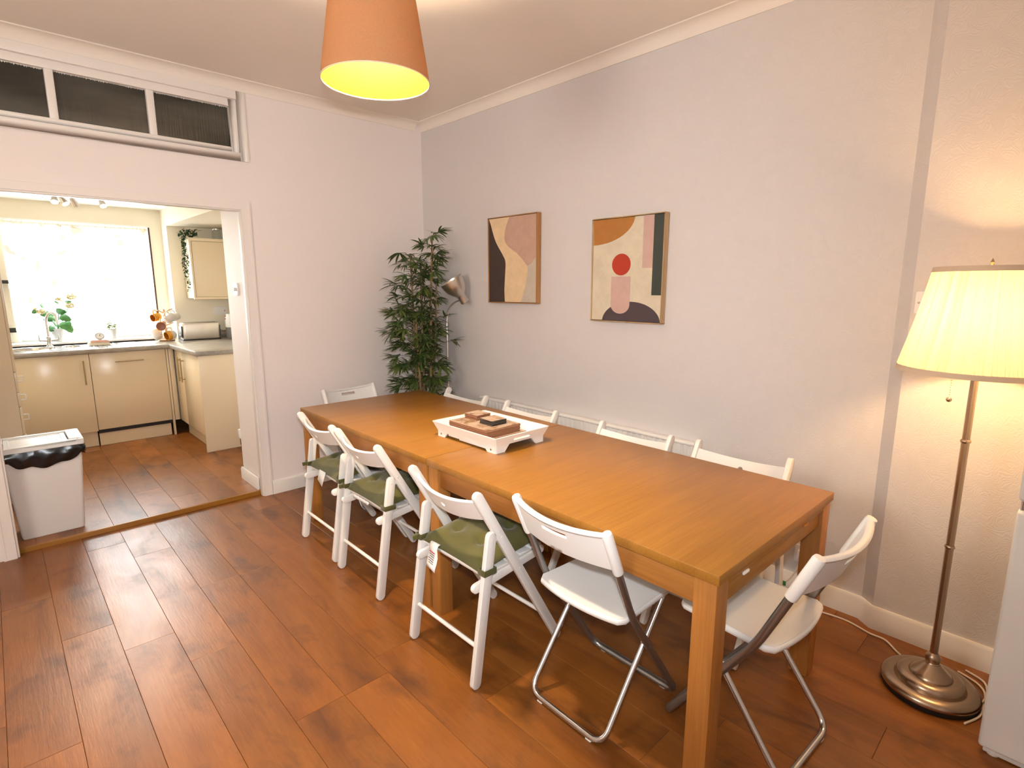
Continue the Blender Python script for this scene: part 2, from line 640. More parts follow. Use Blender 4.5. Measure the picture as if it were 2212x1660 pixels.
# cornices (a concave cove)
def cove(p, q, inward, name):
    mb = MB()
    d = .064
    prof = [(0, 0)] + [(d - d * math.cos(R(a)) * 1.0, d * math.sin(R(a)) - 0) for a in ()]
    pts = [(0.0, -d), (.006, -d)]
    for i in range(7):
        a = R(90 * i / 6)
        pts.append((.006 + (d - .006) * (1 - math.cos(a)), -d + (d - .006) * math.sin(a)))
    pts += [(d, -.006), (d, 0), (0, 0)]
    p, q, n = Vector(p), Vector(q), Vector(inward)
    vs = [p + n * a + Vector((0, 0, b)) for a, b in pts] + [q + n * a + Vector((0, 0, b)) for a, b in pts]
    k = len(pts)
    fs = [tuple(range(k)), tuple(range(2 * k - 1, k - 1, -1))] + [(i, k + i, k + (i + 1) % k, (i + 1) % k) for i in range(k)]
    mb.add(vs, fs)
    struct(name, mb, M['ceiling'], angle=50)


cove((-1.6, YW, ZC), (XW - .06, YW, ZC), (0, -1, 0), 'trim_1')
cove((XW, YW, ZC), (XW, .565, ZC), (-1, 0, 0), 'trim_2')

# skirting boards
def skirt(pts, h, th, name, m=None):
    """pts: wall line (x,y) list with room on the left-hand normal given"""
    mb = MB()
    prof = [(0, 0), (th, 0), (th, h - .012), (th * .55, h), (0, h)]
    P = [Vector(p) for p in pts]
    nrm = []
    for i in range(len(P)):
        ns = []
        if i > 0: d = (P[i] - P[i - 1]).normalized(); ns.append(Vector((-d.y, d.x)))
        if i < len(P) - 1: d = (P[i + 1] - P[i]).normalized(); ns.append(Vector((-d.y, d.x)))
        n = sum(ns, Vector((0, 0))) / len(ns)
        n = n.normalized() / max(.5, n.normalized().dot(ns[0]))
        nrm.append(n)
    vs = []
    for p, n in zip(P, nrm):
        for a, b in prof: vs.append((p.x + n.x * a, p.y + n.y * a, b))
    k = len(prof)
    fs = [tuple(range(k)), tuple(range((len(P) - 1) * k + k - 1, (len(P) - 1) * k - 1, -1))]
    for i in range(len(P) - 1):
        for j in range(k):
            fs.append((i * k + j, (i + 1) * k + j, (i + 1) * k + (j + 1) % k, i * k + (j + 1) % k))
    mb.add(vs, fs)
    return struct(name, mb, m or M['trim'], angle=50)


skirt([(XW, YW), (1.345, YW)][::-1][::-1], .098, .014, 'baseboard_back') if False else None
sk = MB()
skirt([(1.345, YW), (XW, YW)][::-1], .0981, .014, 'baseboard_back')
skirt([(XN, -1.6), (XN, .51), (XW, .565), (XW, YW - .014)], .105, .014, 'baseboard_right')
skirt([(-.16, YW), (-1.6, YW)], .098, .014, 'baseboard_left')
o = skirt([(OX1 - .006, YW + .075), (OX1 - .006, YK)], .09, .014, 'baseboard_inner'); o.location.z = .03

# architrave round the opening, and the lining bead on its inner edge
a = MB()
W_ = .056
for x0, x1, sgn in ((OX1, OX1 + W_, 1), (OX0 - W_, OX0, -1)):
    a.box(x0, x1, YW - .010, YW + .004, 0, OZ + W_)
    xo = x1 - .012 if sgn > 0 else x0
    a.box(xo + .0004, xo + .0116, YW - .0135, YW - .0095, .0004, OZ + W_ - .0004)
a.box(OX0 + .0003, OX1 - .0003, YW - .0099, YW + .0039, OZ, OZ + W_ - .0003)
a.box(OX0 - W_ + .0125, OX1 + W_ - .0125, YW - .0134, YW - .0094, OZ + W_ - .012, OZ + W_ - .0006)
struct('trim_3', a, M['wallpaint_trim'], smooth=False)
b = MB()
b.box(OX1 - .012, OX1 + .001, YW - .002, YW + .045, 0, OZ); b.box(OX0 - .001, OX0 + .012, YW - .002, YW + .045, 0, OZ)
b.box(OX0, OX1, YW - .002, YW + .045, OZ - .012, OZ + .001)
struct('trim_4', b, M['trim'], bevel=.004)

# transom window over the opening
tw = MB()
o0, o1 = .055, .03
def ring(mb, x0, x1, z0, z1, t, y0, y1):
    mb.box(x0, x0 + t, y0, y1, z0, z1); mb.box(x1 - t, x1, y0, y1, z0, z1)
    mb.box(x0 + t, x1 - t, y0, y1, z0, z0 + t); mb.box(x0 + t, x1 - t, y0, y1, z1 - t, z1)
ring(tw, TX0 - .05, TX1 + .052, TZ0 - .04, TZ1 + .052, .052, YW - .012, YW)
wobj = struct('window_1', tw, M['trim'], bevel=.003)
fr = MB(); ring(fr, TX0, TX1, TZ0, TZ1, .045, YW + .005, YW + .06)
fr.build('frame', M['trim'], wobj, bevel=.004)
for xm in (.358, .817):
    MB().box(xm, xm + .04, YW + .012, YW + .055, TZ0 + .04, TZ1 - .04).build('mullion', M['trim'], wobj, bevel=.006)
for x0, x1 in ((TX0 + .045, .358), (.398, .817), (.857, TX1 - .045)):
    MB().box(x0, x1, YW + .040, YW + .046, TZ0 + .045, TZ1 - .045).build('pane', M['voidglass'], wobj, smooth=False)
    # flaking putty line round each pane
    pt = MB()
    random.seed(int(x0 * 1000) + 9)
    x = x0
    while x < x1 - .012:
        wd = random.uniform(.006, .014); hh = random.uniform(.002, .007)
        pt.prism([(x, TZ1 - .045), (x + wd, TZ1 - .045), (x + wd * .6, TZ1 - .045 - hh)], YW + .03, YW + .04, 'y')
        hh = random.uniform(.001, .004)
        pt.prism([(x, TZ0 + .045), (x + wd, TZ0 + .045), (x + wd * .5, TZ0 + .045 + hh)], YW + .03, YW + .04, 'y')
        x += wd
    pt.build('putty', M['trim'], wobj, smooth=False, kind='stuff')

# floor boards ------------------------------------------------------
def floor_boards(name, xs0, xs1, ys0, ys1, z, offs, shift=0.0):
    base = MB().box(xs0, xs1, ys0, ys1, z - .03, z - .012)
    fl = struct(name, base, M['gap'], smooth=False)
    Wd, L, g = .184, 1.19, .00045
    cache = {}
    k0 = math.floor((xs0 + .133 - shift) / Wd)
    k = k0
    while -.133 + shift + k * Wd < xs1:
        x0 = max(xs0, -.133 + shift + k * Wd); x1 = min(xs1, -.133 + shift + (k + 1) * Wd)
        off = offs.get(k, (.37 * (k * 7 % 11)) % L)
        y = off - L * math.ceil((off - ys0) / L)
        while y < ys1:
            a, b_ = max(ys0, y), min(ys1, y + L)
            y += L
            if b_ - a < .02 or x1 - x0 < .01: continue
            key = (round(x1 - x0, 4), round(b_ - a, 4))
            if key not in cache:
                hx, hy = (x1 - x0) / 2 - g, (b_ - a) / 2 - g
                c = .0010
                vs = [(sx * hx, sy * hy, -.012) for sy in (-1, 1) for sx in (-1, 1)] + [(sx * hx, sy * hy, -.0008) for sy in (-1, 1) for sx in (-1, 1)] + [(sx * (hx - c), sy * (hy - c), 0) for sy in (-1, 1) for sx in (-1, 1)]
                fs = [(0, 1, 5, 4), (1, 3, 7, 5), (3, 2, 6, 7), (2, 0, 4, 6), (4, 5, 9, 8), (5, 7, 11, 9), (7, 6, 10, 11), (6, 4, 8, 10), (8, 9, 11, 10)]
                ob = MB().add(vs, fs).build('plank', M['plank'], fl, smooth=False)
                cache[key] = ob.data
            else:
                ob = bpy.data.objects.new('plank', cache[key]); COL.objects.link(ob); ob.parent = fl
            ob.location = ((x0 + x1) / 2, (a + b_) / 2, z)
        k += 1
    return fl


floor_boards('floor', -1.6, XW, -1.6, 4.03, 0.0, {-1: 2.407, 0: 2.144, 1: 2.865, 2: 2.605, 3: 2.341, 4: 2.928, 5: 1.735, 6: 3.037, 7: 2.55, 8: 3.2, 9: 1.9, 10: 2.3, 11: 1.5, 12: .8, 13: .95, 14: .5, 15: .65})
floor_boards('floor.001', OX0 - 1.2, 2.05, 4.045, 7.0, .03, {}, -.02)
o = MB().box(OX0, OX1 + .001, 4.028, 4.046, -.02, .031).build('trim_5', M['table'], None, bevel=.004); o['kind'] = 'structure'

# ------------------------------------------------------------------ kitchen shell
KY, KR, KX, KZ = 6.93, 1.424, 2.05, 2.29
w = MB()
w.box(-1.35, KR, KY, KY + .2, 0, .975); w.box(-1.35, KR, KY, KY + .2, 2.115, KZ + .6)
w.box(-1.35, .158, KY, KY + .2, .975, 2.115); w.box(1.302, KR, KY, KY + .2, .975, 2.115)
struct('wall_kitchen_back', w, M['kwall'], smooth=False)
w = MB(); w.box(KR, 2.2, 6.70, KY + .2, 0, KZ + .6)
struct('wall_kitchen_corner', w, M['kwall'], smooth=False)
w = MB().box(KX, 2.2, YK, 6.70, 0, KZ + .6)
struct('wall_kitchen_right', w, M['kwall'], smooth=False)
w = MB().box(-1.35, -1.2, YK, KY + .2, 0, KZ + .6)
struct('wall_kitchen_left', w, M['kwall'], smooth=False)
w = MB().box(-1.75, 3.0, YL, KY + .2, KZ, KZ + .66)
struct('ceiling.001', w, M['kceil'], smooth=False)
w = MB().box(KR, KX, YK, 6.70, 2.115, KZ)
struct('ceiling_boxing', w, M['kwall'], smooth=False)
# sill, frame, glass, strip
s_ = MB().box(.10, KR - .02, 6.74, KY + .1, .955, .976)
struct('trim_6', s_, M['upvc'], bevel=.004)
fr = MB(); ring(fr, .158, 1.302, .976, 2.115, .042, KY + .05, KY + .12)
ko = struct('window_2', fr, M['upvc'], bevel=.005)
MB().box(.20, 1.26, KY + .084, KY + .09, 1.018, 2.073).build('pane', M['glass'], ko, smooth=False)
st = MB().box(1.300, 1.314, KY - .012, KY + .004, 1.15, 2.105)
struct('trim_7', st, M['brown'])
tp = MB().box(.158, 1.302, KY - .012, KY + .06, 2.098, 2.118)
struct('trim_8', tp, M['upvc'], bevel=.003)
# pale garden wall and ground beyond the glass
gw = MB().box(-3, 4.5, 10.0, 10.2, -.3, 1.0)
m = mat('garden_brick', (.42, .30, .25), .9)
t = NT(m); v = t.coords((1, 1, 1)); bt = t.n('ShaderNodeTexBrick'); bt.inputs['Scale'].default_value = 4.5
bt.inputs['Color1'].default_value = (.42, .27, .22, 1); bt.inputs['Color2'].default_value = (.5, .36, .3, 1); bt.inputs['Mortar'].default_value = (.6, .57, .52, 1)
mp = t.n('ShaderNodeMapping'); mp.inputs['Rotation'].default_value = (R(90), 0, 0); t.l(v, mp.inputs[0]); t.l(mp.outputs[0], bt.inputs['Vector'])
t.l(bt.outputs['Color'], t.b.inputs['Base Color'])
struct('wall_garden', gw, m, smooth=False)
gg = MB().box(-3, 4.5, 7.2, 10.0, -.35, -.3)
struct('ground', gg, mat('paving', (.5, .48, .45), .9), smooth=False)

# ------------------------------------------------------------------ dining tables
def make_table(label, cx, cy, L, rz, leaf_end):
    t = thing('dining_table', label, 'table', (cx, cy, 0), rz, 'oak tables pushed end to end')
    hw, hl = .446, L / 2
    MB().box(-hw, hw, -hl, hl, .711, .742).build('tabletop', M['table'], t, bevel=.0025)
    lw, ins = .068, .008
    for sx in (-1, 1):
        for sy in (-1, 1):
            x = sx * (hw - ins - lw / 2); y = sy * (hl - ins - lw / 2)
            MB().box(x - lw / 2, x + lw / 2, y - lw / 2, y + lw / 2, 0, .7105).build('leg', M['table_z'], t, bevel=.002)
    xi = hw - ins - .012
    yi = hl - ins - .012
    for sx in (-1, 1):
        MB().box(sx * xi - sx * .022, sx * xi, -hl + ins + lw, hl - ins - lw, .622, .7105).build('apron', M['table_y'], t, bevel=.0015)
    for sy in (-1, 1):
        z1 = .686 if sy == leaf_end else .7105
        MB().box(-hw + ins + lw, hw - ins - lw, sy * yi - sy * .022, sy * yi, .622, z1).build('apron', M['table'], t, bevel=.0015)
        if sy == leaf_end:
            MB().box(-hw + ins + lw + .003, hw - ins - lw - .003, sy * (hl - .008) - sy * .16, sy * (hl - .008), .689, .7085).build('extension_leaf', M['table'], t, bevel=.0015)
            for x, mm in ((-.27, M['tag']), (.19, M['table_y'])):
                MB().box(x - .018, x + .018, sy * (hl - .0085), sy * (hl - .002), .683, .692).build('latch', mm, t, bevel=.002)
    return t


tz = R(-.7)
make_table('oak veneer dining table nearer the floor lamp, with a pull-out leaf under its end', 1.774, 1.277, 1.378, tz, -1)
make_table('oak veneer dining table nearer the bamboo plant, carrying the far end of the tray', 1.791, 2.676, 1.412, tz, 1)

# ------------------------------------------------------------------ folding chairs with wooden frames
TW = .2075


def uB(z): return z * .088 / .60
def uA(z): return .465 - z * .578


def make_wood_chair():
    t = thing('wooden_folding_chair', None, 'chair')
    th = .0105
    for s in (-1, 1):
        y = s * TW
        MB().prism(stadium((.004, .0205), (uB(.585), .585), .0205), y - th, y + th, 'y').build('leg', M['whitewood'], t, bevel=.002, angle=50)
        MB().prism(stadium((.455, .0195), (.024, .757), .0195), y - th, y + th, 'y').build('leg', M['whitewood'], t, bevel=.002, angle=50)
        # hinge plate where the two legs meet, with its screws
        h = MB(); h.prism([(uB(.56), .56), (uB(.60) + .004, .612), (uA(.63), .63), (uA(.57), .57)], y - th * .6, y + th * .6, 'y')
        h.build('hinge', M['whitewood'], t)
        sc = MB()
        for u, z in ((uB(.575), .575), (uA(.60), .60), (uA(.575), .575), (uA(.41), .415)):
            sc.lathe([(.0001, .0012), (.0035, .0008), (.0042, 0)], 8, (u, y + s * th, z), M=Matrix.Rotation(-s * R(90), 4, 'X'))
        sc.build('screw', M['whitewood'], t, kind='stuff')
        # seat rail, its rounded rear end showing behind the rear leg
        yy = s * (TW - .026)
        MB().prism(stadium((.031, .389), (.375, .432), .018), yy - .009, yy + .009, 'y').build('seat_rail', M['whitewood'], t, bevel=.002, angle=50)
    # curved backrest with finger hole
    dirA = Vector((-.500, 0, .866)).normalized()
    base = Vector((uA(.650), 0, .650))
    nr = Vector((dirA.z, 0, -dirA.x)) * -1
    def fn(a, b, side):
        bow = .042 * (1 - (a / (TW - .008)) ** 2)
        p = base + dirA * b + nr * (bow + (side - .5) * .013)
        return (p.x, a, p.z)
    mb = MB(); plate(mb, [(-TW + .008, .006), (TW - .008, .006), (TW - .008, .098), (-TW + .008, .098)], [circ(0, .052, .012, .012, 14)], .016, fn)
    mb.build('backrest', M['whitewood'], t, angle=50)
    # rungs
    for (u, z, hw, r, nm) in ((uB(.435) + .004, .435, TW - .0095, .0085, 'rung'), (uB(.155) + .004, .155, TW - .0095, .0085, 'rung'), (uA(.155) - .004, .155, TW - .0095, .0085, 'rung')):
        MB().tube([(u, -hw, z), (u, hw, z)], r, 10).build(nm, M['whitewood'], t)
    # seat slats
    for i in range(5):
        u = .098 + i * .062
        z = .388 + (u - .022) * .1246 + .0215
        MB().box(-.030, .030, -TW + .018, TW - .018, 0, .012).build('seat_slat', M['whitewood'], t, bevel=.003).location = (u, 0, z)
    return t


def make_cushion(tagkind):
    t = thing('seat_cushion', None, 'cushion')
    N = 22
    hx, hy = .177, .191
    z0 = .4325
    def pt(i, j, top):
        a = -1 + 2 * i / N; b = -1 + 2 * j / N
        ed = max(abs(a), abs(b))
        pinch = 1 - .05 * (1 - abs(a * b)) * (ed ** 6)
        x = a * hx * (1 - .035 * (1 - b * b)); y = b * hy * (1 - .035 * (1 - a * a))
        fat = (max(0, 1 - ed ** 3.2)) ** .55
        z = .002 + .054 * fat if top else -.010 * fat
        if top:
            for ta in (-.42, .42):
                for tb in (-.42, .42):
                    d2 = ((a - ta) ** 2 + (b - tb) ** 2)
                    z -= .027 * math.exp(-d2 / .020)
            z -= .006 * fat * (math.exp(-(abs(a) - .42) ** 2 / .006) + math.exp(-(abs(b) - .42) ** 2 / .006)) * .5
            z += .0035 * math.sin(9 * a + 4 * b) * (1 - ed)
        u = .224 + x
        return (u, y, z0 + .012 + (u - .022) * .1246 + z - .0)
    vs = [pt(i, j, 1) for i in range(N + 1) for j in range(N + 1)] + [pt(i, j, 0) for i in range(N + 1) for j in range(N + 1)]
    K = (N + 1) ** 2
    fs = []
    for i in range(N):
        for j in range(N):
            a = i * (N + 1) + j
            q = (a, a + 1, a + N + 2, a + N + 1)
            fs.append(q); fs.append(tuple(K + x for x in q[::-1]))
    for i in range(N):
        for (a, b) in ((i, i + 1), (N * (N + 1) + i + 1, N * (N + 1) + i), ((i + 1) * (N + 1), i * (N + 1)), (i * (N + 1) + N, (i + 1) * (N + 1) + N)):
            fs.append((a, b, K + b, K + a))
    MB().add(vs, fs).build('cushion_body', M['olive'], t, angle=70)
    for s in (-1, 1):
        y = s * TW
        u = uB(.459); z = .459
        mb = MB()
        r = .026; ry = .0165
        loop = [(u - r, y - ry), (u + r, y - ry), (u + r, y + ry), (u - r, y + ry)]
        out = [(u - r - .004, y - ry - .004), (u + r + .004, y - ry - .004), (u + r + .004, y + ry + .004), (u - r - .004, y + ry + .004)]
        vs = []
        for zz in (z - .012, z + .012):
            vs += [(a, b, zz) for a, b in loop] + [(a, b, zz) for a, b in out]
        fs = []
        for i in range(4):
            j = (i + 1) % 4
            fs += [(4 + i, 4 + j, 12 + j, 12 + i), (i, 8 + i, 8 + j, j), (i, j, 4 + j, 4 + i), (8 + i, 12 + i, 12 + j, 8 + j)]
        mb.add(vs, fs)
        mb.bar((u + r, y - s * .014, z), (.115, y - s * .055, z + .006), .006, .024)
        if s > 0:   # knotted tail sticking out behind the leg
            mb.bar((u - r - .002, y, z), (u - r - .022, y + .012, z - .004), .018, .020)
        mb.build('tie', M['olive'], t, bevel=.0015)
    if tagkind == 'long':
        mb = MB()
        n = 8
        pts = [(.062, .462), (.050, .460), (.043, .448), (.040, .430), (.036, .412), (.030, .395), (.024, .378), (.022, .366)]
        y0, y1 = .075, .132
        vs = []
        for k, (u, z) in enumerate(pts):
            sk = .010 * (k / 7) ** 2
            vs += [(u - .004 * math.sin(k * 1.1), y0 - sk, z - .010 * (k / 7)), (u, y1 - sk * .4, z)]
        fs = [(2 * k, 2 * k + 1, 2 * k + 3, 2 * k + 2) for k in range(7)]
        tg = MB().add(vs, fs).build('care_tag', M['tag'], t, angle=80)
        md = tg.modifiers.new('thick', 'SOLIDIFY'); md.thickness = .0012
        for k in range(6):
            z = .428 - k * .0085
            u = .0385 - (.428 - z) * .26
            MB().bar((u - .0030, .085, z - .003), (u - .0022, .122 - .004 * (k % 3), z), .0010, .0028 if k else .0042).build('print_line', M['redink'] if k == 0 else M['ink'], tg)
    elif tagkind == 'short':
        MB().add([(.05, -.03, .458), (.05, .05, .458), (.036, .055, .40), (.03, -.015, .375)], [(0, 1, 2, 3)]).build('care_tag', M['tag'], t).modifiers.new('thick', 'SOLIDIFY').thickness = .0012
    else:
        mb = MB(); ys = [-.075 + i * .016 for i in range(11)]
        vs = []
        for i, y in enumerate(ys): vs += [(.034, y, .449 + .003 * (i % 2)), (.030, y, .438 - .003 * (i % 2))]
        mb.add(vs, [(2 * i, 2 * i + 1, 2 * i + 3, 2 * i + 2) for i in range(10)])
        mb.build('care_tag', M['tag'], t).modifiers.new('thick', 'SOLIDIFY').thickness = .0012
    return t


proto = make_wood_chair()
left = [(1.160, 1.638, 0.3, 'white wooden folding chair with green cushion, beside the white plastic chair'),
        (1.208, 2.415, 0.8, 'white wooden folding chair with green cushion, middle of the three in a row'),
        (1.222, 2.915, 0.8, 'white wooden folding chair with green cushion, closest to the kitchen opening')]
ctag = ['long', 'edge', 'short']
clab = ['olive green seat cushion with a long printed care tag hanging behind', 'olive green tufted seat cushion on the middle wooden chair, tied to its legs', 'olive green seat cushion on the wooden chair closest to the kitchen opening']
for i, (x, y, a, lab) in enumerate(left):
    o = proto if i == 0 else copy_tree(proto)
    o.location = (x, y, 0); o.rotation_euler.z = R(-a)
    tag(o, lab, 'chair', 'white wooden folding chairs')
    c = make_cushion(ctag[i]); c.location = (x, y, 0); c.rotation_euler.z = R(-a)
    tag(c, clab[i], 'cushion', 'green seat cushions')
rightc = [(2.385, 2.957, 180, 'white wooden folding chair against the wall below the bamboo plant'),
          (2.388, 2.328, 180.6, 'white wooden folding chair by the wall, directly behind the tray'),
          (2.394, 1.570, 180.8, 'white wooden folding chair by the wall, below the second picture, with chipped top edge'),
          (2.432, 1.022, 181.0, 'white wooden folding chair by the wall, closest to the floor lamp')]
for i, (x, y, a, lab) in enumerate(rightc):
    o = copy_tree(proto); o.location = (x, y, 0); o.rotation_euler.z = R(a)
    tag(o, lab, 'chair', 'white wooden folding chairs')

# ------------------------------------------------------------------ plastic folding chairs on steel tube
def make_plastic_chair():
    t = thing('plastic_folding_chair', None, 'chair')
    top, bend, foot = Vector((0, 0, .78)), Vector((.15, 0, .44)), Vector((.448, 0, .013))
    d = (bend - top).normalized()
    nr = Vector((-d.z, 0, d.x)); nr = nr if nr.x < 0 else -nr    # rearwards
    hw = .196
    def fn(a, b, side):
        bow = .036 * (1 - (a / hw) ** 2)
        th = .010 + .010 * (abs(a) / hw) ** 3
        p = top + d * b + nr * (bow + (side - .5) * th)
        return (p.x, a, p.z)
    mb = MB()
    outl = []
    for k in range(13):
        a = -hw + 2 * hw * k / 12
        outl.append((a, .004))
    for k in range(13):
        a = hw - 2 * hw * k / 12
        outl.append((a, .142 - .012 * (1 - (a / hw) ** 2)))
    plate(mb, outl, [rrect(-.055, .055, .030, .050, .006, 3)], .018, fn)
    # rolled upper lip and end sleeves that slip over the tubes
    lip = [fn(-hw + 2 * hw * k / 16, .006, .5) for k in range(17)]
    mb.tube(lip, .011, 8, flat=(.8, 1.1))
    for s in (-1, 1):
        p0 = top + d * -.004 + Vector((0, s * (hw + .002), 0)); p1 = top + d * .158 + Vector((0, s * (hw + .002), 0))
        mb.tube([p0, p0.lerp(p1, .06), p0.lerp(p1, .94), p1], [.014, .0165, .0165, .0155], 12, flat=(1.0, 1.1), up=(0, 1, 0))
    mb.build('backrest', M['plastic'], t, angle=50)
    sw = .200
    q = top + d * .150
    pth = [q + Vector((0, -hw, 0)), bend + Vector((0, -hw, 0)), foot + Vector((0, -hw, 0)), foot + Vector((0, hw, 0)), bend + Vector((0, hw, 0)), q + Vector((0, hw, 0))]
    MB().tube(fillet(pth, .055, 6), .0125, 12, up=(0, 1, 0), flat=(.85, 1.1)).build('rear_frame', M['greysteel'], t)
    hw2 = .170
    a0, a1 = Vector((.372, 0, .433)), Vector((.048, 0, .013))
    pth = [a0 + Vector((0, -hw2, 0)), a1 + Vector((0, -hw2, 0)), a1 + Vector((0, hw2, 0)), a0 + Vector((0, hw2, 0))]
    f2 = MB().tube(fillet(pth, .055, 6), .0105, 12, up=(0, 1, 0))
    f2.build('front_frame', M['steel'], t)
    for s in (-1, 1):   # pivots where the frames cross
        MB().tube([(.252, s * (hw2 - .004), .2965), (.252, s * (hw + .012), .2965)], .005, 8).build('pivot', M['steel'], t)
    for u, h in ((.448, hw - .055), (.048, hw2 - .055)):
        for s in (-1, 1):
            MB().box(u - .009, u + .009, s * h - .012, s * h + .012, 0, .006).build('foot', M['plastic'], t, bevel=.002)
    # moulded seat with a turned-down edge
    outl = []
    for k in range(13):
        a = -.172 + .344 * k / 12
        outl.append((.082 + .022 * (a / .172) ** 2, a))
    outl += [(.125, .186), (.16, .1835), (.405, .176), (.418, .166)]
    for k in range(9): outl.append((.424, .150 - .300 * k / 8))
    outl += [(.418, -.166), (.405, -.176), (.16, -.1835), (.125, -.186)]
    cen = Vector((.25, 0))
    def seat(a, b, side):
        dip = -.010 * math.exp(-((a - .22) / .11) ** 2) * (1 - (b / .19) ** 2) + .004 * (a - .25)
        return (a, b, .4505 + dip - (0 if side else .016))
    mb = MB(); plate(mb, outl, [], .022, seat)
    rim = [(a, b, seat(a, b, 1)[2] - .013) for a, b in dens(outl, .02)]
    mb.tube([(.25 + (x - .25) * .985, y * .985, z) for x, y, z in rim], .0105, 8, closed=True, flat=(1.2, .75))
    mb.build('seat', M['plastic'], t, angle=50)
    return t


gp = make_plastic_chair()
for i, (x, y, a, lab) in enumerate([(1.243, 1.100, -1.5, 'white plastic folding chair on steel tube legs, drawn up beside the cushioned chairs'),
                                    (1.732, .410, 86.5, 'white plastic folding chair with grey tube legs at the table end by the floor lamp'),
                                    (1.823, 3.652, -86.6, 'white plastic folding chair at the far table end by the kitchen wall')]):
    o = gp if i == 0 else copy_tree(gp)
    o.location = (x, y, 0); o.rotation_euler.z = R(a)
    tag(o, lab, 'chair', 'white plastic folding chairs')

# ------------------------------------------------------------------ tray, place mats, coasters
TZ = .7425
t = thing('serving_tray', 'white wooden serving tray with splayed sides, handle slots and short feet on the table', 'tray', (1.760, 2.025, TZ))
hx, hy, fl = .155, .220, .016
H_ = .078
def flare(z): return 0 if z < .030 else (z - .030) / (H_ - .030) * .020
def side_x(s):
    def fn(a, b, side):
        return (s * (hx + flare(b) + (side - .5) * .010), a * (1 + flare(b) / hy), b)
    out = [(-hy, 0), (-hy + .055, 0), (-hy + .078, .026), (hy - .078, .026), (hy - .055, 0), (hy, 0), (hy, .030), (hy, H_), (-hy, H_), (-hy, .030)]
    mb = MB(); plate(mb, out, [], .015, fn); return mb
def side_y(s):
    def fn(a, b, side):
        return (a * (1 + flare(b) / hx), s * (hy + flare(b) + (side - .5) * .010), b)
    out = [(-hx, 0), (-hx + .052, 0), (-hx + .082, .034), (hx - .082, .034), (hx - .052, 0), (hx, 0), (hx, .030), (hx, H_), (-hx, H_), (-hx, .030)]
    mb = MB(); plate(mb, out, [rrect(-.052, .052, .046, .058, .0055, 3)], .012, fn); return mb
for s in (-1, 1):
    side_x(s).build('side_panel', M['white'], t, angle=30)
    side_y(s).build('end_panel', M['white'], t, angle=30)
MB().box(-hx + .005, hx - .005, -hy + .005, hy - .005, .030, .037).build('tray_base', M['white'], t)
for s in (-1, 1):
    x = s * (hx - .012)
    MB().box(x - .006, x + .006, -hy + .07, .06, .006, .028).build('folded_leg', M['white'], t, bevel=.003)
    MB().box(x - .0058 + .001, x + .0058 + .001, .064, hy - .07, .010, .028).build('folded_leg', M['white'], t, bevel=.003)
for s in (-1, 1):
    MB().lathe([(.0001, .002), (.004, .0015), (.0055, 0)], 10, (-hx - .0052, s * (hy - .028), .016), M=Matrix.Rotation(R(-90), 4, 'Y')).build('screw', M['brass'], t)


def board(name, w_, l_, h_, edge):
    mb = MB().prism(rrect(-w_ / 2, w_ / 2, -l_ / 2, l_ / 2, .006, 3), 0, h_, 'z')
    o = mb.build(name, [edge, M['mat_face']], None, bevel=.0006, seg=1)
    for p in o.data.polygons:
        if p.normal.z > .9: p.material_index = 1
    return o


z = TZ + .0372
rng = random.Random(3)
pm = board('place_mat', .224, .298, .0042, M['cork'])
NM = 10
ORD = ['first', 'second', 'third', 'fourth', 'fifth', 'sixth', 'seventh', 'eighth', 'ninth', 'tenth']
for i in range(NM):
    o = pm if i == 0 else copy_tree(pm)
    dx, dy, a = rng.uniform(-.002, .002), rng.uniform(-.003, .003), rng.uniform(-.6, .6)
    if i == 0: dx, dy, a = .032, -.012, -1.2
    o.location = (1.754 + dx, 2.057 + dy, z); o.rotation_euler.z = R(a)
    pos = NM - 1 - i
    if i == 0: lab = 'brown edged floral place mat at the bottom, slid out towards the handle slot'
    elif pos == 0: lab = 'floral place mat on top of the stack, coasters standing on it'
    else: lab = 'brown edged place mat, %s from the top of the stack on the white tray' % ORD[pos]
    tag(o, lab, 'place mat', 'place mats stacked on the tray')
    z += .0044
ztop = z
for kind, (cx, cy, a0, n, edge) in {'brown': (1.783, 2.146, 2, 6, M['cork']), 'black': (1.765, 2.004, -2, 6, M['blackboard_edge'])}.items():
    cb = board('coaster', .098, .098, .0042, edge)
    z = ztop
    for i in range(n):
        o = cb if i == 0 else copy_tree(cb)
        o.location = (cx + rng.uniform(-.002, .002), cy + rng.uniform(-.002, .002), z); o.rotation_euler.z = R(a0 + rng.uniform(-2.5, 2.5))
        lab = ('%s edged floral coaster lying on top of its stack on the place mats' if i == n - 1 else '%s edged coaster, ' + ORD[n - 1 - i] + ' from the top of its stack on the place mats') % kind
        tag(o, lab, 'coaster', '%s edged coasters on the place mats' % kind)
        z += .0044

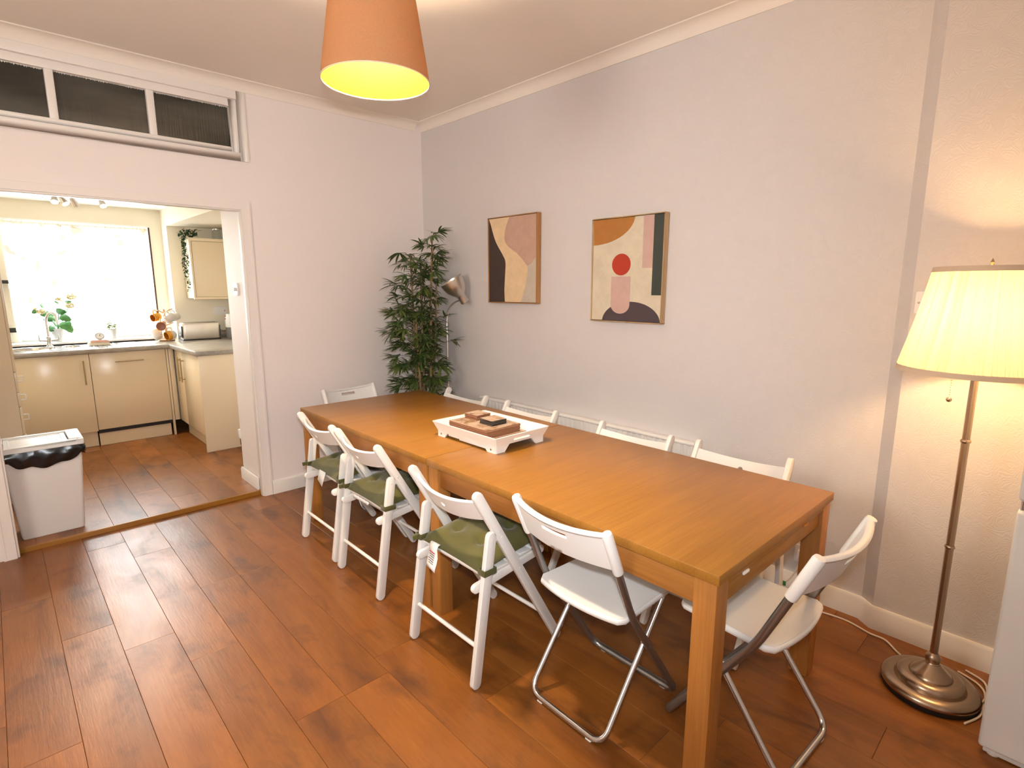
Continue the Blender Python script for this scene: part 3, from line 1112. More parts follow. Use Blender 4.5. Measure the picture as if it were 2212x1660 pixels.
# ------------------------------------------------------------------ pictures
def picture(label, y0, y1, z0, z1, frame_m, shapes, cols):
    t = thing('framed_picture', label, 'picture', (XW - .002, (y0 + y1) / 2, z0), 0, 'abstract pictures on the long wall')
    W0, H0 = y0 - y1, z1 - z0
    D = .042
    fw = .006
    off = Vector((0, 0, 0))
    f = MB()
    def P(u, v): return (W0 / 2 - u * W0, v * H0)      # (y,z)
    ring2 = [(-W0 / 2, W0 / 2, 0, fw), (-W0 / 2, W0 / 2, H0 - fw, H0), (-W0 / 2, -W0 / 2 + fw, fw, H0 - fw), (W0 / 2 - fw, W0 / 2, fw, H0 - fw)]
    for a, b, c, d in ring2: f.box(-D, 0, a, b, c, d)
    f.build('frame', frame_m, t, bevel=.001)
    mb = MB()
    xs = -D + .006
    g = .008
    mb.box(xs, -.002, -W0 / 2 + g, W0 / 2 - g, g, H0 - g, 0)
    for k, (ci, poly) in enumerate(shapes):
        gu, gv = g / W0, g / H0
        pts = [P(min(1 - gu, max(gu, u)), min(1 - gv, max(gv, v))) for u, v in poly]
        mb.prism(pts, xs - .0003 * (k + 1), xs, 'x', ci)
    mats = []
    for i, c in enumerate(cols):
        mm = mat('art_print', c, .75); n_ = NT(mm); v_ = n_.coords((1, 1, 1)); a_ = n_.noise(v_, 14, 5, .65)
        n_.l(n_.ramp(a_, [(.3, tuple(x * .90 for x in c)), (.7, tuple(min(1, x * 1.06) for x in c))]), n_.b.inputs['Base Color'])
        mats.append(mm)
    mb.build('canvas', mats, t, smooth=False)
    return t


def curve(pts, k=8):
    """Catmull-Rom through points"""
    out = []
    n = len(pts)
    for i in range(n - 1):
        p0 = Vector(pts[max(0, i - 1)]); p1 = Vector(pts[i]); p2 = Vector(pts[i + 1]); p3 = Vector(pts[min(n - 1, i + 2)])
        for j in range(k):
            s_ = j / k
            out.append(tuple(.5 * ((2 * p1) + (p2 - p0) * s_ + (2 * p0 - 5 * p1 + 4 * p2 - p3) * s_ ** 2 + (3 * p1 - p0 - 3 * p2 + p3) * s_ ** 3)))
    out.append(tuple(pts[-1]))
    return out


def arc(cx, cy, rx, ry, a0, a1, k=24):
    return [(cx + rx * math.cos(R(a0 + (a1 - a0) * i / k)), cy + ry * math.sin(R(a0 + (a1 - a0) * i / k))) for i in range(k + 1)]


M['frame_gold'] = wood('pale_gold_frame', (.42, .27, .13), (.52, .35, .18), (.60, .43, .24), axis=2, rough=.35)
M['frame_oak'] = wood('oak_frame', (.36, .16, .05), (.44, .21, .07), (.52, .26, .10), axis=2, rough=.4)
dk = curve([(.0, 1.0), (.045, .938), (.154, .729), (.311, .56), (.368, .474), (.358, .303), (.345, .146), (.355, 0)])
pinkc = curve([(.46, 1.0), (.369, .856), (.350, .743), (.424, .656), (.644, .549), (.815, .421)])
grey = curve([(.815, .421), (.817, .343), (.779, .208), (.68, 0)])
picture('oak framed abstract picture with black, cream and pink curved shapes, beside the plant', 3.10, 2.606, 1.383, 1.984, M['frame_oak'],
        [(1, dk + [(0, 0)]),
         (2, pinkc + curve([(.815, .421), (.90, .452), (1.0, .523)]) + [(1, 1)]),
         (3, grey[::1] + [(1, 0), (1, .523), (.90, .452)])],
        [(.80, .60, .36), (.045, .030, .026), (.56, .36, .27), (.60, .52, .41)])
picture('gold framed abstract picture with red disc, ochre quarter circle and dark arch', 2.141, 1.647, 1.292, 1.896, M['frame_gold'],
        [(1, [(0, 1)] + arc(.02, 1.0, .585, .255, 0, -90)),
         (2, [(.722, 1), (.858, 1), (.858, .513), (.722, .513)]),
         (3, [(.858, 1), (1, 1), (1, .263), (.858, .263)]),
         (5, arc(.582, 0, .405, .20, 180, 0)),
         (2, [(.300, .438), (.570, .438)] + arc(.435, .17, .135, .088, 0, -180)),
         (4, arc(.435, .551, .131, .103, 0, 360))],
        [(.68, .60, .45), (.42, .175, .036), (.60, .40, .34), (.035, .045, .040), (.45, .040, .015), (.065, .045, .055)])

# ------------------------------------------------------------------ radiator
t = thing('radiator', 'white ribbed panel radiator on the long wall behind the chairs', 'radiator', (XW - .027, 2.30, .158))
mb = MB()
y0, y1, z0, z1 = -.90, .90, .0, .505
pro = []
n = 46
for i in range(n):
    yc = y0 + (y1 - y0) * i / n; wd = (y1 - y0) / n
    pro += [(-.045, yc + wd * .12), (-.045, yc + wd * .52), (-.033, yc + wd * .66), (-.033, yc + wd * .98)]
pl = [(x * .6 + .002, y) for x, y in pro] + [(.012, y1), (.012, y0)]
mb.prism(pl, z0 + .03, z1 - .018, 'z')
mb.build('panel', M['radiator'], t, angle=50)
MB().tube([(-.016, y0, z1 - .012), (-.016, y1, z1 - .012)], .012, 12).build('top_rail', M['radiator'], t)
MB().tube([(-.016, y0, z0 + .018), (-.016, y1, z0 + .018)], .013, 12).build('bottom_rail', M['radiator'], t)
MB().box(-.006, .024, y0, y1, z1 - .026, z1 - .003).build('top_grille', M['radiator'], t, bevel=.003)
MB().tube([(-.02, y0 - .02, .02), (-.02, y0 - .02, -.156)], .0075, 8).build('pipe', M['radiator'], t)
MB().tube([(-.02, y1 + .02, .02), (-.02, y1 + .02, -.156)], .0075, 8).build('pipe', M['radiator'], t)
v_ = MB().tube([(-.02, y0 - .02, .02), (-.02, y0 + .01, .02)], .012, 10); v_.tube([(-.02, y0 - .02, .025), (-.02, y0 - .02, .09)], [.013, .019], 12)
v_.build('valve', M['plastic'], t)
MB().tube([(-.020, y0 - .005, z1 - .03), (-.02, y0 - .035, z1 - .03)], .009, 8).build('bleed_plug', M['radiator'], t)

# ------------------------------------------------------------------ pendant lamp
PX, PY = 1.116, 1.896
t = thing('pendant_lamp', 'taupe fabric drum pendant lamp hanging lit from the ceiling', 'lamp', (PX, PY, ZC))
zb, zt, rb, rt = 2.228 - ZC, 2.545 - ZC, .193, .144
n = 64
mb = MB().lathe([(rt, zt), (rb, zb)], n); mb.f = [f for f in mb.f if len(f) == 4]; mb.m = mb.m[:len(mb.f)]
so = mb.build('lamp_shade', M['shade_out'], t, angle=80)
mb = MB().lathe([(rt - .002, zt), (rb - .002, zb)], n); mb.f = [f for f in mb.f if len(f) == 4]; mb.m = mb.m[:len(mb.f)]
mb.build('shade_lining', shademat('shade_lining_cloth', (.90, .72, .015), (.75, .42, .08), .25, True), t, angle=80)
for r, z in ((rb, zb), (rt, zt)):
    MB().tube([((r - .001) * math.cos(2 * math.pi * i / n), (r - .001) * math.sin(2 * math.pi * i / n), z) for i in range(n)], .0026, 6, closed=True).build('shade_rim', M['shade_trim'], t)
sp = MB()
for k in range(3):
    a = R(120 * k + 20); sp.tube([(.02 * math.cos(a), .02 * math.sin(a), zt - .012), ((rt - .003) * math.cos(a), (rt - .003) * math.sin(a), zt - .004)], .0018, 6)
sp.build('spider', M['white'], t)
MB().tube([(0, 0, -.03), (0, 0, zt - .012)], .0035, 8).build('cord', M['plastic'], t)
MB().lathe([(.0001, -.035), (.035, -.03), (.045, -.012), (.046, 0)], 24).build('ceiling_rose', M['plastic'], t)
MB().lathe([(.0001, zt - .050), (.018, zt - .049), (.02, zt - .03), (.02, zt - .012), (.0001, zt - .010)], 16).build('bulb_holder', M['plastic'], t)
MB().ball((0, 0, zt - .085), .030, 16, 10, (1, 1, 1.2)).build('bulb', M['bulb'], t)
lamp('pendant_bulb_light', 'POINT', (PX, PY, ZC + zt - .080), 300.0, (1.0, .76, .51), shadow_soft_size=.045)

# ------------------------------------------------------------------ standing lamp with pleated shade
LX, LY = 2.398, .250
t = thing('floor_lamp', 'satin nickel floor lamp with lit pleated cream shade beside the fridge', 'lamp', (LX, LY, 0))
prof = [(.0001, .022), (.152, .022), (.153, .027), (.151, .035), (.144, .0425), (.133, .0475), (.121, .049), (.112, .0475), (.1075, .0455), (.1065, .050), (.105, .058), (.100, .0655),
        (.091, .071), (.080, .0735), (.070, .0725), (.0665, .071), (.0655, .0745), (.060, .081), (.050, .090), (.040, .100), (.032, .109), (.027, .1145), (.0245, .117), (.0001, .117)]
MB().lathe(prof, 64).build('base', M['bronze'], t, angle=38)
MB().lathe([(.0001, .0), (.148, 0), (.150, .004), (.150, .020), (.151, .0245), (.0001, .0245)], 56).build('base_rim', M['black'], t)
MB().lathe([(.0001, .114), (.022, .114), (.0245, .118), (.022, .122), (.024, .130), (.024, .142), (.019, .152), (.0125, .158), (.0001, .158)], 32).build('collar', M['bronze'], t)
def hexrod(z0, z1, r):
    mb = MB(); mb.lathe([(r, z0), (r, z1)], 8); return mb
hexrod(.15, .575, .0125).build('pole', M['bronze'], t, angle=20)
hexrod(.585, .97, .0120).build('pole', M['bronze'], t, angle=20)
hexrod(.975, 1.34, .0115).build('pole', M['bronze'], t, angle=20)
for z in (.580, .972):
    MB().lathe([(.0001, z - .006), (.013, z - .006), (.0158, z - .002), (.0158, z + .002), (.013, z + .006), (.0001, z + .006)], 20).build('pole_ring', M['bronze'], t)
z0, z1, r0, r1 = 1.222, 1.556, .222, .152
# pleated cloth: a corrugated cone
NP = 132
mb = MB(); vs = []; fs = []
rr_ = random.Random(5)
ph = [rr_.uniform(-.0014, .0014) for _ in range(NP * 2)]
rows = 9
for i in range(rows + 1):
    f_ = i / rows
    r = r0 + (r1 - r0) * f_ - .004 * math.sin(math.pi * f_)
    for k in range(NP * 2):
        an = 2 * math.pi * k / (NP * 2) + ph[k] * 3
        q = r + (.0016 if k % 2 else -.0016) + ph[k]
        vs.append((q * math.cos(an), q * math.sin(an), z0 + (z1 - z0) * f_))
K = NP * 2
for i in range(rows):
    for k in range(K):
        fs.append((i * K + k, i * K + (k + 1) % K, (i + 1) * K + (k + 1) % K, (i + 1) * K + k))
mb.add(vs, fs).build('lamp_shade', M['pleat'], t, smooth=False)
for r, z in ((r0, z0), (r1, z1)):
    mb = MB(); nn = 72; h = .0085
    vs = []; fs = []
    sl = (r1 - r0) / (z1 - z0)
    for dz, dr in ((-h, .0035), (h, .0035), (h, -.0035), (-h, -.0035)):
        for k in range(nn):
            a = 2 * math.pi * k / nn
            q = r + dr + sl * dz
            vs.append((q * math.cos(a), q * math.sin(a), z + dz))
    for i in range(4):
        for k in range(nn): fs.append((i * nn + k, i * nn + (k + 1) % nn, ((i + 1) % 4) * nn + (k + 1) % nn, ((i + 1) % 4) * nn + k))
    mb.add(vs, fs).build('shade_binding', M['shade_trim'], t, angle=50)
MB().ball((0, 0, 1.365), .026, 16, 10, (1, 1, 1.25)).build('bulb', M['bulb'], t)
MB().lathe([(.0001, 1.335), (.019, 1.335), (.019, 1.365), (.014, 1.368), (.0001, 1.368)], 16).build('bulb_holder', M['bronze'], t)
sp = MB()
for s in (-1, 1): sp.tube([(0, s * .012, 1.34), (0, s * .055, 1.38), (0, s * .055, 1.50), (0, 0, 1.575)], .0018, 6)
for k in range(4):
    a = R(45 + 90 * k); sp.tube([(0, 0, 1.545), ((r1 - .004) * math.cos(a), (r1 - .004) * math.sin(a), 1.549)], .0016, 6)
sp.build('shade_carrier', M['brass'], t)
MB().lathe([(.0001, 1.565), (.005, 1.566), (.004, 1.574), (.006, 1.578), (.0001, 1.592)], 12).build('finial', M['brass'], t)
# pull chain (towards the wall side of the kitchen) with its ball
ch = MB(); cxp, cyp = -.012, .060
for k in range(26): ch.ball((cxp, cyp, 1.335 - k * .0082), .0019, 6, 4)
ch.build('pull_chain', M['brass'], t, kind='stuff')
MB().ball((cxp, cyp, 1.112), .009, 12, 8).build('chain_ball', M['bronze'], t)
lamp('floor_lamp_light', 'POINT', (LX, LY, 1.375), 30.0, (1.0, .59, .25), shadow_soft_size=.045)

# its flex on the floor
pts = curve([(2.60, .93, .005), (2.640, .72, .005), (2.655, .60, .005), (2.625, .50, .005), (2.62, .44, .005), (2.565, .385, .005), (2.52, .330, .006), (2.46, .375, .010)][:7], 8)
pts = [(p[0], p[1], p[2]) for p in pts]
fx = MB().tube(pts, .0038, 8)
lp = curve([(2.285, .128, .005), (2.36, .098, .005), (2.44, .094, .005), (2.52, .1, .006), (2.57, .13, .005), (2.60, .19, .005)], 8)
fx.tube(lp, .0038, 8)
lp = curve([(2.44, .100, .013), (2.48, .094, .014), (2.54, .096, .012), (2.60, .115, .006), (2.63, .17, .005)], 8)
fx.tube(lp, .0038, 8)
o = fx.build('lamp_cord', M['cord'])
tag(o, 'white lamp flex lying on the floor along the skirting and round the nickel lamp base', 'cord')

# ------------------------------------------------------------------ fridge freezer
t = thing('fridge_freezer', 'white fridge freezer standing in the corner beside the lit floor lamp', 'fridge', (2.16, -.20, 0))
FX = 2.16
def dbox(x0, x1, y0, y1, z0, z1, mb=None):
    return (mb or MB()).box(x0 - FX, x1 - FX, y0 + .20, y1 + .20, z0, z1)
dbox(2.215, 2.665, -.46, .080, .03, 1.42).build('body', M['fridge'], t, bevel=.008, seg=3)
dbox(FX, 2.212, -.462, .083, .030, .838).build('lower_door', M['fridge'], t, bevel=.012, seg=4)
dbox(FX, 2.212, -.462, .086, .868, 1.42).build('upper_door', M['fridge'], t, bevel=.012, seg=4)
dbox(2.175, 2.214, -.455, .078, .838, .868).build('door_gap_seal', mat('grey_seal', (.5, .5, .5), .6), t)
MB().lathe([(.0001, .840), (.010, .840), (.010, .866), (.0001, .866)], 12, (.022, .268, 0)).build('hinge_pin', M['steel'], t)
dbox(2.185, 2.215, -.45, .07, .005, .032).build('kick_plate', M['fridge'], t, bevel=.003)
for y in (-.41, .045):
    for x in (2.20, 2.62):
        MB().lathe([(.0001, 0), (.016, 0), (.016, .02), (.010, .032), (.0001, .032)], 14, (x - FX, y + .20, 0)).build('foot', M['plastic'], t)

# ------------------------------------------------------------------ switches and sockets of the dining room
def plate_thing(name, label, cat, loc, nx, hw, hh, th=.009):
    """wall plate; nx = outward normal"""
    t = thing(name, label, cat, loc)
    n = Vector(nx); s_ = Vector((-n.y, n.x, 0))
    mb = MB()
    q = rrect(-hw, hw, -hh, hh, .006, 3)
    vs = [s_ * a + Vector((0, 0, b)) for a, b in q] + [s_ * a * .985 + Vector((0, 0, b * .985)) + n * th for a, b in q]
    k = len(q)
    mb.add(vs, [tuple(range(k)), tuple(range(k, 2 * k))] + [(i, (i + 1) % k, k + (i + 1) % k, k + i) for i in range(k)])
    mb.build('face_plate', M['plastic'], t, angle=50)
    return t, n, s_


t, n, s_ = plate_thing('light_switch', 'white double light switch plate on the wall half hidden by the lamp shade', 'switch', (XN, .425, 1.437), (-1, 0, 0), .073, .043)
for yy in (-.018, .018):
    MB().bar(s_ * yy + n * .006, s_ * yy + n * .0135, .013, .030, (0, 0, 1)).build('rocker', M['plastic'], t, bevel=.002)
for yy in (-.060, .060):
    MB().lathe([(.0001, .0015), (.003, .001), (.004, 0)], 10, tuple(s_ * yy + n * .009), M=Matrix.Rotation(R(-90), 4, 'Y')).build('screw', M['bronze'], t)
t, n, s_ = plate_thing('wall_socket', 'white plug socket low on the long wall behind the table leg', 'socket', (XW, .82, .215), (-1, 0, 0), .043, .043)
MB().bar(n * .008, n * .036, .048, .052).build('plug', M['plastic'], t, bevel=.006)
o = MB().tube(curve([(XW - .030, .82, .195), (XW - .036, .86, .09), (XW - .04, .90, .045), (XW - .055, .93, .016), (XW - .075, .97, .006)], 6), .0035, 8).build('plug_cord', M['cord'])
tag(o, 'thin pale flex hanging down from the low wall socket to the floor', 'cord')
o = MB().box(XW - .053, XW - .048, .875, .905, .045, .068).build('cable_label', M['green_label'], None, bevel=.001)
o.parent = bpy.data.objects['plug_cord']
t, n, s_ = plate_thing('dimmer_switch', 'small white switch on the side of the kitchen opening', 'switch', (OX1 - .001, 4.20, 1.480), (-1, 0, 0), .043, .043)
MB().tube([n * .008, n * .020], .013, 16).build('knob', M['plastic'], t, bevel=.002)

# ------------------------------------------------------------------ reading lamp by the plant
t = thing('reading_lamp', 'slim steel reading lamp with goose neck, turned up and unlit beside the bamboo plant', 'lamp', (2.605, 3.50, 0))
MB().lathe([(.0001, 0), (.084, 0), (.086, .006), (.082, .014), (.03, .022), (.012, .030), (.0001, .031)], 40).build('base', M['brushed'], t)
MB().tube([(0, 0, .028), (0, 0, 1.10)], .0085, 12).build('pole', M['brushed'], t)
hd = Vector((.034, -.138, 1.412))
neck = curve([(0, 0, 1.10), (-.001, 0, 1.22), (.003, -.014, 1.305), (.013, -.056, 1.362), (.025, -.102, 1.388), (.032, -.130, 1.396)], 8)
MB().tube(neck, .0065, 10).build('goose_neck', M['brushed'], t)
ax = Vector((-.47, .24, .84)).normalized()     # opening faces up and towards the plant
rot = ax.to_track_quat('Z', 'Y').to_matrix().to_4x4()
prof = [(.0001, -.036), (.022, -.034), (.024, -.026), (.023, .008), (.027, .016), (.044, .036), (.059, .062), (.067, .092), (.070, .118), (.067, .117), (.056, .064), (.040, .040), (.0001, .028)]
MB().lathe(prof, 36, tuple(hd + Vector((.004, -.012, .004))), M=rot @ Matrix.Scale(1.32, 4)).build('lamp_head', [M['brushed']], t, angle=40)
MB().ball(tuple(hd + ax * .10), .028, 12, 8).build('bulb', M['bulbglass'], t)

# ------------------------------------------------------------------ artificial bamboo in the corner
PXc, PYc = 2.435, 3.590
t = thing('bamboo_plant', 'tall artificial bamboo plant with many narrow leaves in the far corner', 'plant', (PXc, PYc, 0))
MB().lathe([(.0001, 0), (.082, 0), (.086, .01), (.097, .25), (.100, .26), (.100, .285), (.094, .285), (.090, .25), (.0001, .25)], 40).build('pot', M['pot_dark'], t)
MB().lathe([(.0001, .262), (.05, .258), (.089, .25)], 24).build('soil', M['soil'], t)
rg = random.Random(11)
stems = []
for k, (bx, by, tx, ty, zt_) in enumerate([(-.035, -.01, -.085, -.05, 1.30), (.02, -.03, .075, -.055, 1.87), (.03, .035, .03, .045, 1.66), (-.02, .04, -.05, .07, 1.72), (.055, -.01, .11, -.04, 1.52)]):
    pts = []
    for i in range(9):
        f_ = i / 8
        pts.append(Vector((bx + (tx - bx) * f_ + .006 * math.sin(5 * f_ + k), by + (ty - by) * f_, .25 + (zt_ - .25) * f_)))
    mb = MB(); mb.tube(pts, [.012 - .006 * (i / 8) for i in range(9)], 8)
    for i in range(1, 12):
        p = pts[0].lerp(pts[-1], i / 12)
        p = Vector((bx + (tx - bx) * i / 12 + .006 * math.sin(5 * i / 12 + k), by + (ty - by) * i / 12, .25 + (zt_ - .25) * i / 12))
        mb.tube([p - Vector((0, 0, .003)), p + Vector((0, 0, .003))], .0135 - .006 * i / 12, 8)
    mb.build('cane', M['cane'], t)
    stems.append(pts)


def leaf_blade(mb, base, d, L, wd, droop, roll=0, mi=0):
    """narrow folded blade from base along d, bending down"""
    d = d.normalized()
    side = d.cross(Vector((0, 0, 1)))
    side = side.normalized() if side.length > .05 else Vector((1, 0, 0))
    vs = []
    K = 5
    p = Vector(base)
    for i in range(K + 1):
        f_ = i / K
        wdt = wd * math.sin(math.pi * min(1, (f_ * .86 + .10))) ** .8 if i < K else 0
        dd = (d + Vector((0, 0, -droop * f_))).normalized()
        if i: p = p + dd * (L / K)
        up = side.cross(dd).normalized()
        vs += [p - side * wdt + up * wdt * .25, p, p + side * wdt + up * wdt * .25]
    fs = []
    for i in range(K):
        a = i * 3
        fs += [(a, a + 1, a + 4, a + 3), (a + 1, a + 2, a + 5, a + 4)]
    mb.add(vs, fs, mi)


variants = []
for vkind in range(7):
    mb = MB()
    nl = rg.choice([6, 7, 8, 9])
    for j in range(nl):
        an = R(-75 + 150 * j / (nl - 1) + rg.uniform(-12, 12))
        d = Vector((math.cos(an), math.sin(an), rg.uniform(-.15, .45)))
        leaf_blade(mb, (.0 + .012 * rg.random(), 0, 0), d, rg.uniform(.085, .135), rg.uniform(.0065, .0095), rg.uniform(.3, 1.1))
    leaf_blade(mb, (0, 0, 0), Vector((1, 0, .3)), .13, .009, .6)
    o = mb.build('leaf_spray', M['bamboo_leaf'], t, angle=80)
    variants.append(o.data)
    bpy.data.objects.remove(o)
twigs = MB()
cnt = 0
for s_i, pts in enumerate(stems):
    zlo, zhi = .62, pts[-1].z
    nb = [46, 74, 58, 62, 50][s_i]
    for j in range(nb):
        f_ = (j + rg.random() * .8) / nb
        z = zlo + (zhi - zlo) * f_
        g = (z - .25) / (zhi - .25)
        p = pts[0].lerp(pts[-1], g)
        an = rg.uniform(0, 2 * math.pi)
        wid = .19 if z < 1.0 else .225 if z < 1.45 else .17 if z < 1.65 else .10
        ln = wid * rg.uniform(.25, 1.0)
        tip = p + Vector((math.cos(an) * ln, math.sin(an) * ln, rg.uniform(.01, .09)))
        tip.x = max(-.40, min(XW - PXc - .165, tip.x)); tip.y = min(YW - PYc - .165, tip.y)
        wx, wy = PXc + tip.x - 2.605, PYc + tip.y - 3.50
        if math.hypot(wx, wy) < .10 and z < 1.35 or (Vector((wx, wy, tip.z)) - Vector((.0, -.11, 1.48))).length < .19: continue
        if PXc + tip.x < 2.42 and PYc + tip.y < 3.56 and tip.z < .92: continue
        mid = p.lerp(tip, .5) + Vector((0, 0, .02))
        twigs.tube([p, mid, tip], [.0028, .002, .0014], 5)
        o = bpy.data.objects.new('leaf_spray', rg.choice(variants)); COL.objects.link(o); o.parent = t
        o.location = tip
        o.rotation_euler = (rg.uniform(-.5, .5), rg.uniform(-.45, .35), an + rg.uniform(-.5, .5))
        s_ = rg.uniform(.8, 1.12)
        o.scale = (s_, s_, s_)
        cnt += 1
twigs.build('twigs', M['twig'], t, kind='stuff')

# ------------------------------------------------------------------ waste bin on the kitchen threshold
BX0, BX1, BY0, BY1, KF = -.040, .285, 4.130, 4.385, .031
t = thing('waste_bin', 'tall white kitchen bin with black liner hanging out under its lid', 'bin', ((BX0 + BX1) / 2, (BY0 + BY1) / 2, KF))
hx, hy = (BX1 - BX0) / 2, (BY1 - BY0) / 2
mb = MB(); vs = []
for z, g in ((0, -.018), (.02, -.014), (.53, .022)):
    q = rrect(-hx - g, hx + g, -hy - g, hy + g, .018, 4)
    vs += [(x, y, z) for x, y in q]
k = len(q)
fs = [tuple(range(k))[::-1]] + [(r * k + i, r * k + (i + 1) % k, (r + 1) * k + (i + 1) % k, (r + 1) * k + i) for r in range(2) for i in range(k)] + [tuple(range(2 * k, 3 * k))]
mb.add(vs, fs).build('bin_body', M['plastic'], t, angle=40)
# liner folded over the rim, sagging along the front
mb = MB(); vs = []; N = 96
q = dens(rrect(-hx - .022, hx + .022, -hy - .022, hy + .022, .018, 4), .012)
k = len(q)
rl = random.Random(2)
for r in range(6):
    f_ = r / 5
    for i, (x, y) in enumerate(q):
        sag = .060 + .045 * max(0, 1 - (x / hx) ** 2) * (1 if y < 0 else .4) + .008 * math.sin(i * .7)
        out = .006 + .010 * math.sin(f_ * math.pi) + .007 * math.sin(i * .9 + r * 1.3) * f_ + .004 * rl.random()
        nx, ny = x / hx, y / hy
        l_ = math.hypot(nx, ny)
        vs.append((x + nx / l_ * out, y + ny / l_ * out, .535 - sag * f_ - .0))
fs = [(r * k + i, r * k + (i + 1) % k, (r + 1) * k + (i + 1) % k, (r + 1) * k + i) for r in range(5) for i in range(k)]
lo = mb.add(vs, fs).build('bin_liner', M['binliner'], t, angle=80)
rim = MB()
ring(rim, -hx - .032, hx + .032, -hy - .032, hy + .032, .030, .532, .568)
rim.v = [Vector((p.x, p.z, p.y)) for p in rim.v]
rim.build('lid_frame', M['plastic'], t, bevel=.005)
MB().box(-hx - .001, hx - .040, -hy + .0, hy - .0, .548, .560).build('lid_flap', M['plastic'], t, bevel=.003)
MB().box(hx - .036, hx + .026, -hy - .010, hy + .010, .560, .573).build('lid_catch', M['plastic'], t, bevel=.003)
rg2 = MB(); ring(rg2, -hx + .018, hx - .060, -hy + .022, hy - .022, .006, .5595, .563); rg2.v = [Vector((p.x, p.z, p.y)) for p in rg2.v]
rg2.build('lid_moulding', M['plastic'], t, bevel=.0015)

# ------------------------------------------------------------------ kitchen units
WT = .943
wt = MB()
plate(wt, [(-1.198, 6.165), (1.228, 6.165), (1.243, 5.285), (KX - .002, 5.285), (KX - .002, 6.698), (KR - .002, 6.698), (KR - .002, KY - .002), (-1.198, KY - .002)], [circ(.22, 6.46, .177, .167, 24), circ(.515, 6.49, .077, .132, 20)], .22, lambda a_, b_, sd: (a_, b_, WT if sd else WT - .040))
o = wt.build('worktop', M['worktop'], None, bevel=.003)
tag(o, 'grey stone effect L-shaped kitchen worktop under the window', 'worktop')
u = MB().box(KR + .001, KX - .002, 6.686, 6.698, WT, WT + .075).box(KX - .014, KX - .002, 5.29, 6.686, WT, WT + .075)
u.build('upstand', M['worktop'], o, bevel=.002)


def cab(name, label, cat, loc):
    return thing(name, label, cat, loc, 0, None)


def bar_handle(p, q, n, parent, r=.006, stand=.028):
    """straight bar handle between p and q standing off along n"""
    p, q, n = Vector(p), Vector(q), Vector(n)
    d = (q - p)
    mb = MB().tube([p + n * stand, q + n * stand], r, 10)
    for f_ in (.12, .88):
        mb.tube([p + d * f_, p + d * f_ + n * stand], r * .8, 8)
    return mb.build('handle', M['brass'], parent)


YF = 6.205
# sink cupboard
t = cab('sink_cupboard', 'cream kitchen base cupboard below the sink with upright bar handle', 'cupboard', (.30, 6.5, KF))
def loc(mb, L): mb.v = [p - Vector(L) for p in mb.v]; return mb
L_ = (.30, 6.5, KF)
loc(MB().box(.085, .592, YF + .021, 6.85, KF + .15, WT - .041), L_).build('carcass', M['cream'], t)
dr = loc(MB().box(.088, .5965, YF, YF + .02, .178, .898), L_).build('door', M['cream'], t, bevel=.002)
bar_handle(Vector((.551, YF, .622)) - Vector(L_), Vector((.551, YF, .842)) - Vector(L_), (0, -1, 0), dr)
loc(MB().box(.085, .592, YF + .05, YF + .066, KF, .178), L_).build('plinth', M['cream'], t)
# dishwasher
L_ = (.90, 6.5, KF)
t = cab('dishwasher', 'cream fronted built-in dishwasher with horizontal bar handle and dark gap above its plinth', 'dishwasher', L_)
loc(MB().box(.602, 1.196, YF + .021, 6.85, KF + .12, WT - .041), L_).build('body', M['black'], t)
dr = loc(MB().box(.6005, 1.196, YF, YF + .02, .188, .898), L_).build('door', M['cream'], t, bevel=.002)
bar_handle(Vector((.784, YF, .812)) - Vector(L_), Vector((1.008, YF, .812)) - Vector(L_), (0, -1, 0), dr)
loc(MB().box(.602, 1.185, YF + .035, YF + .051, KF, .165), L_).build('plinth', M['cream'], t)
# corner post
L_ = (1.22, 6.2, KF)
t = cab('corner_panel', 'narrow cream corner post between the dishwasher and the side cupboards', 'cabinet panel', L_)
loc(MB().box(1.200, 1.218, YF - .003, YF + .03, KF, WT - .041), L_).build('post', M['cream'], t, bevel=.001)
loc(MB().box(1.222, 1.262, YF - .003, YF + .02, KF + .15, WT - .041), L_).build('filler', M['cream'], t, bevel=.001)
# side run
L_ = (1.58, 5.7, KF)
t = cab('side_cupboard', 'cream double side cupboard with two upright bar handles and end panel', 'cupboard', L_)
loc(MB().box(1.288, KX - .005, 5.325, 6.19, KF + .15, WT - .041), L_).build('carcass', M['cream'], t)
for y0, y1, hyy in ((5.905, 6.185, 5.945), (5.335, 5.900, 5.850)):
    dr = loc(MB().box(1.268, 1.287, y0, y1, .178, .898), L_).build('door', M['cream'], t, bevel=.002)
    bar_handle(Vector((1.268, hyy, .605)) - Vector(L_), Vector((1.268, hyy, .835)) - Vector(L_), (-1, 0, 0), dr)
loc(MB().box(1.330, 1.346, 5.325, 6.20, KF, .178), L_).build('plinth', M['cream'], t)
loc(MB().box(1.262, KX - .005, 5.305, 5.324, KF, WT - .041), L_).build('end_panel', M['cream'], t, bevel=.001)
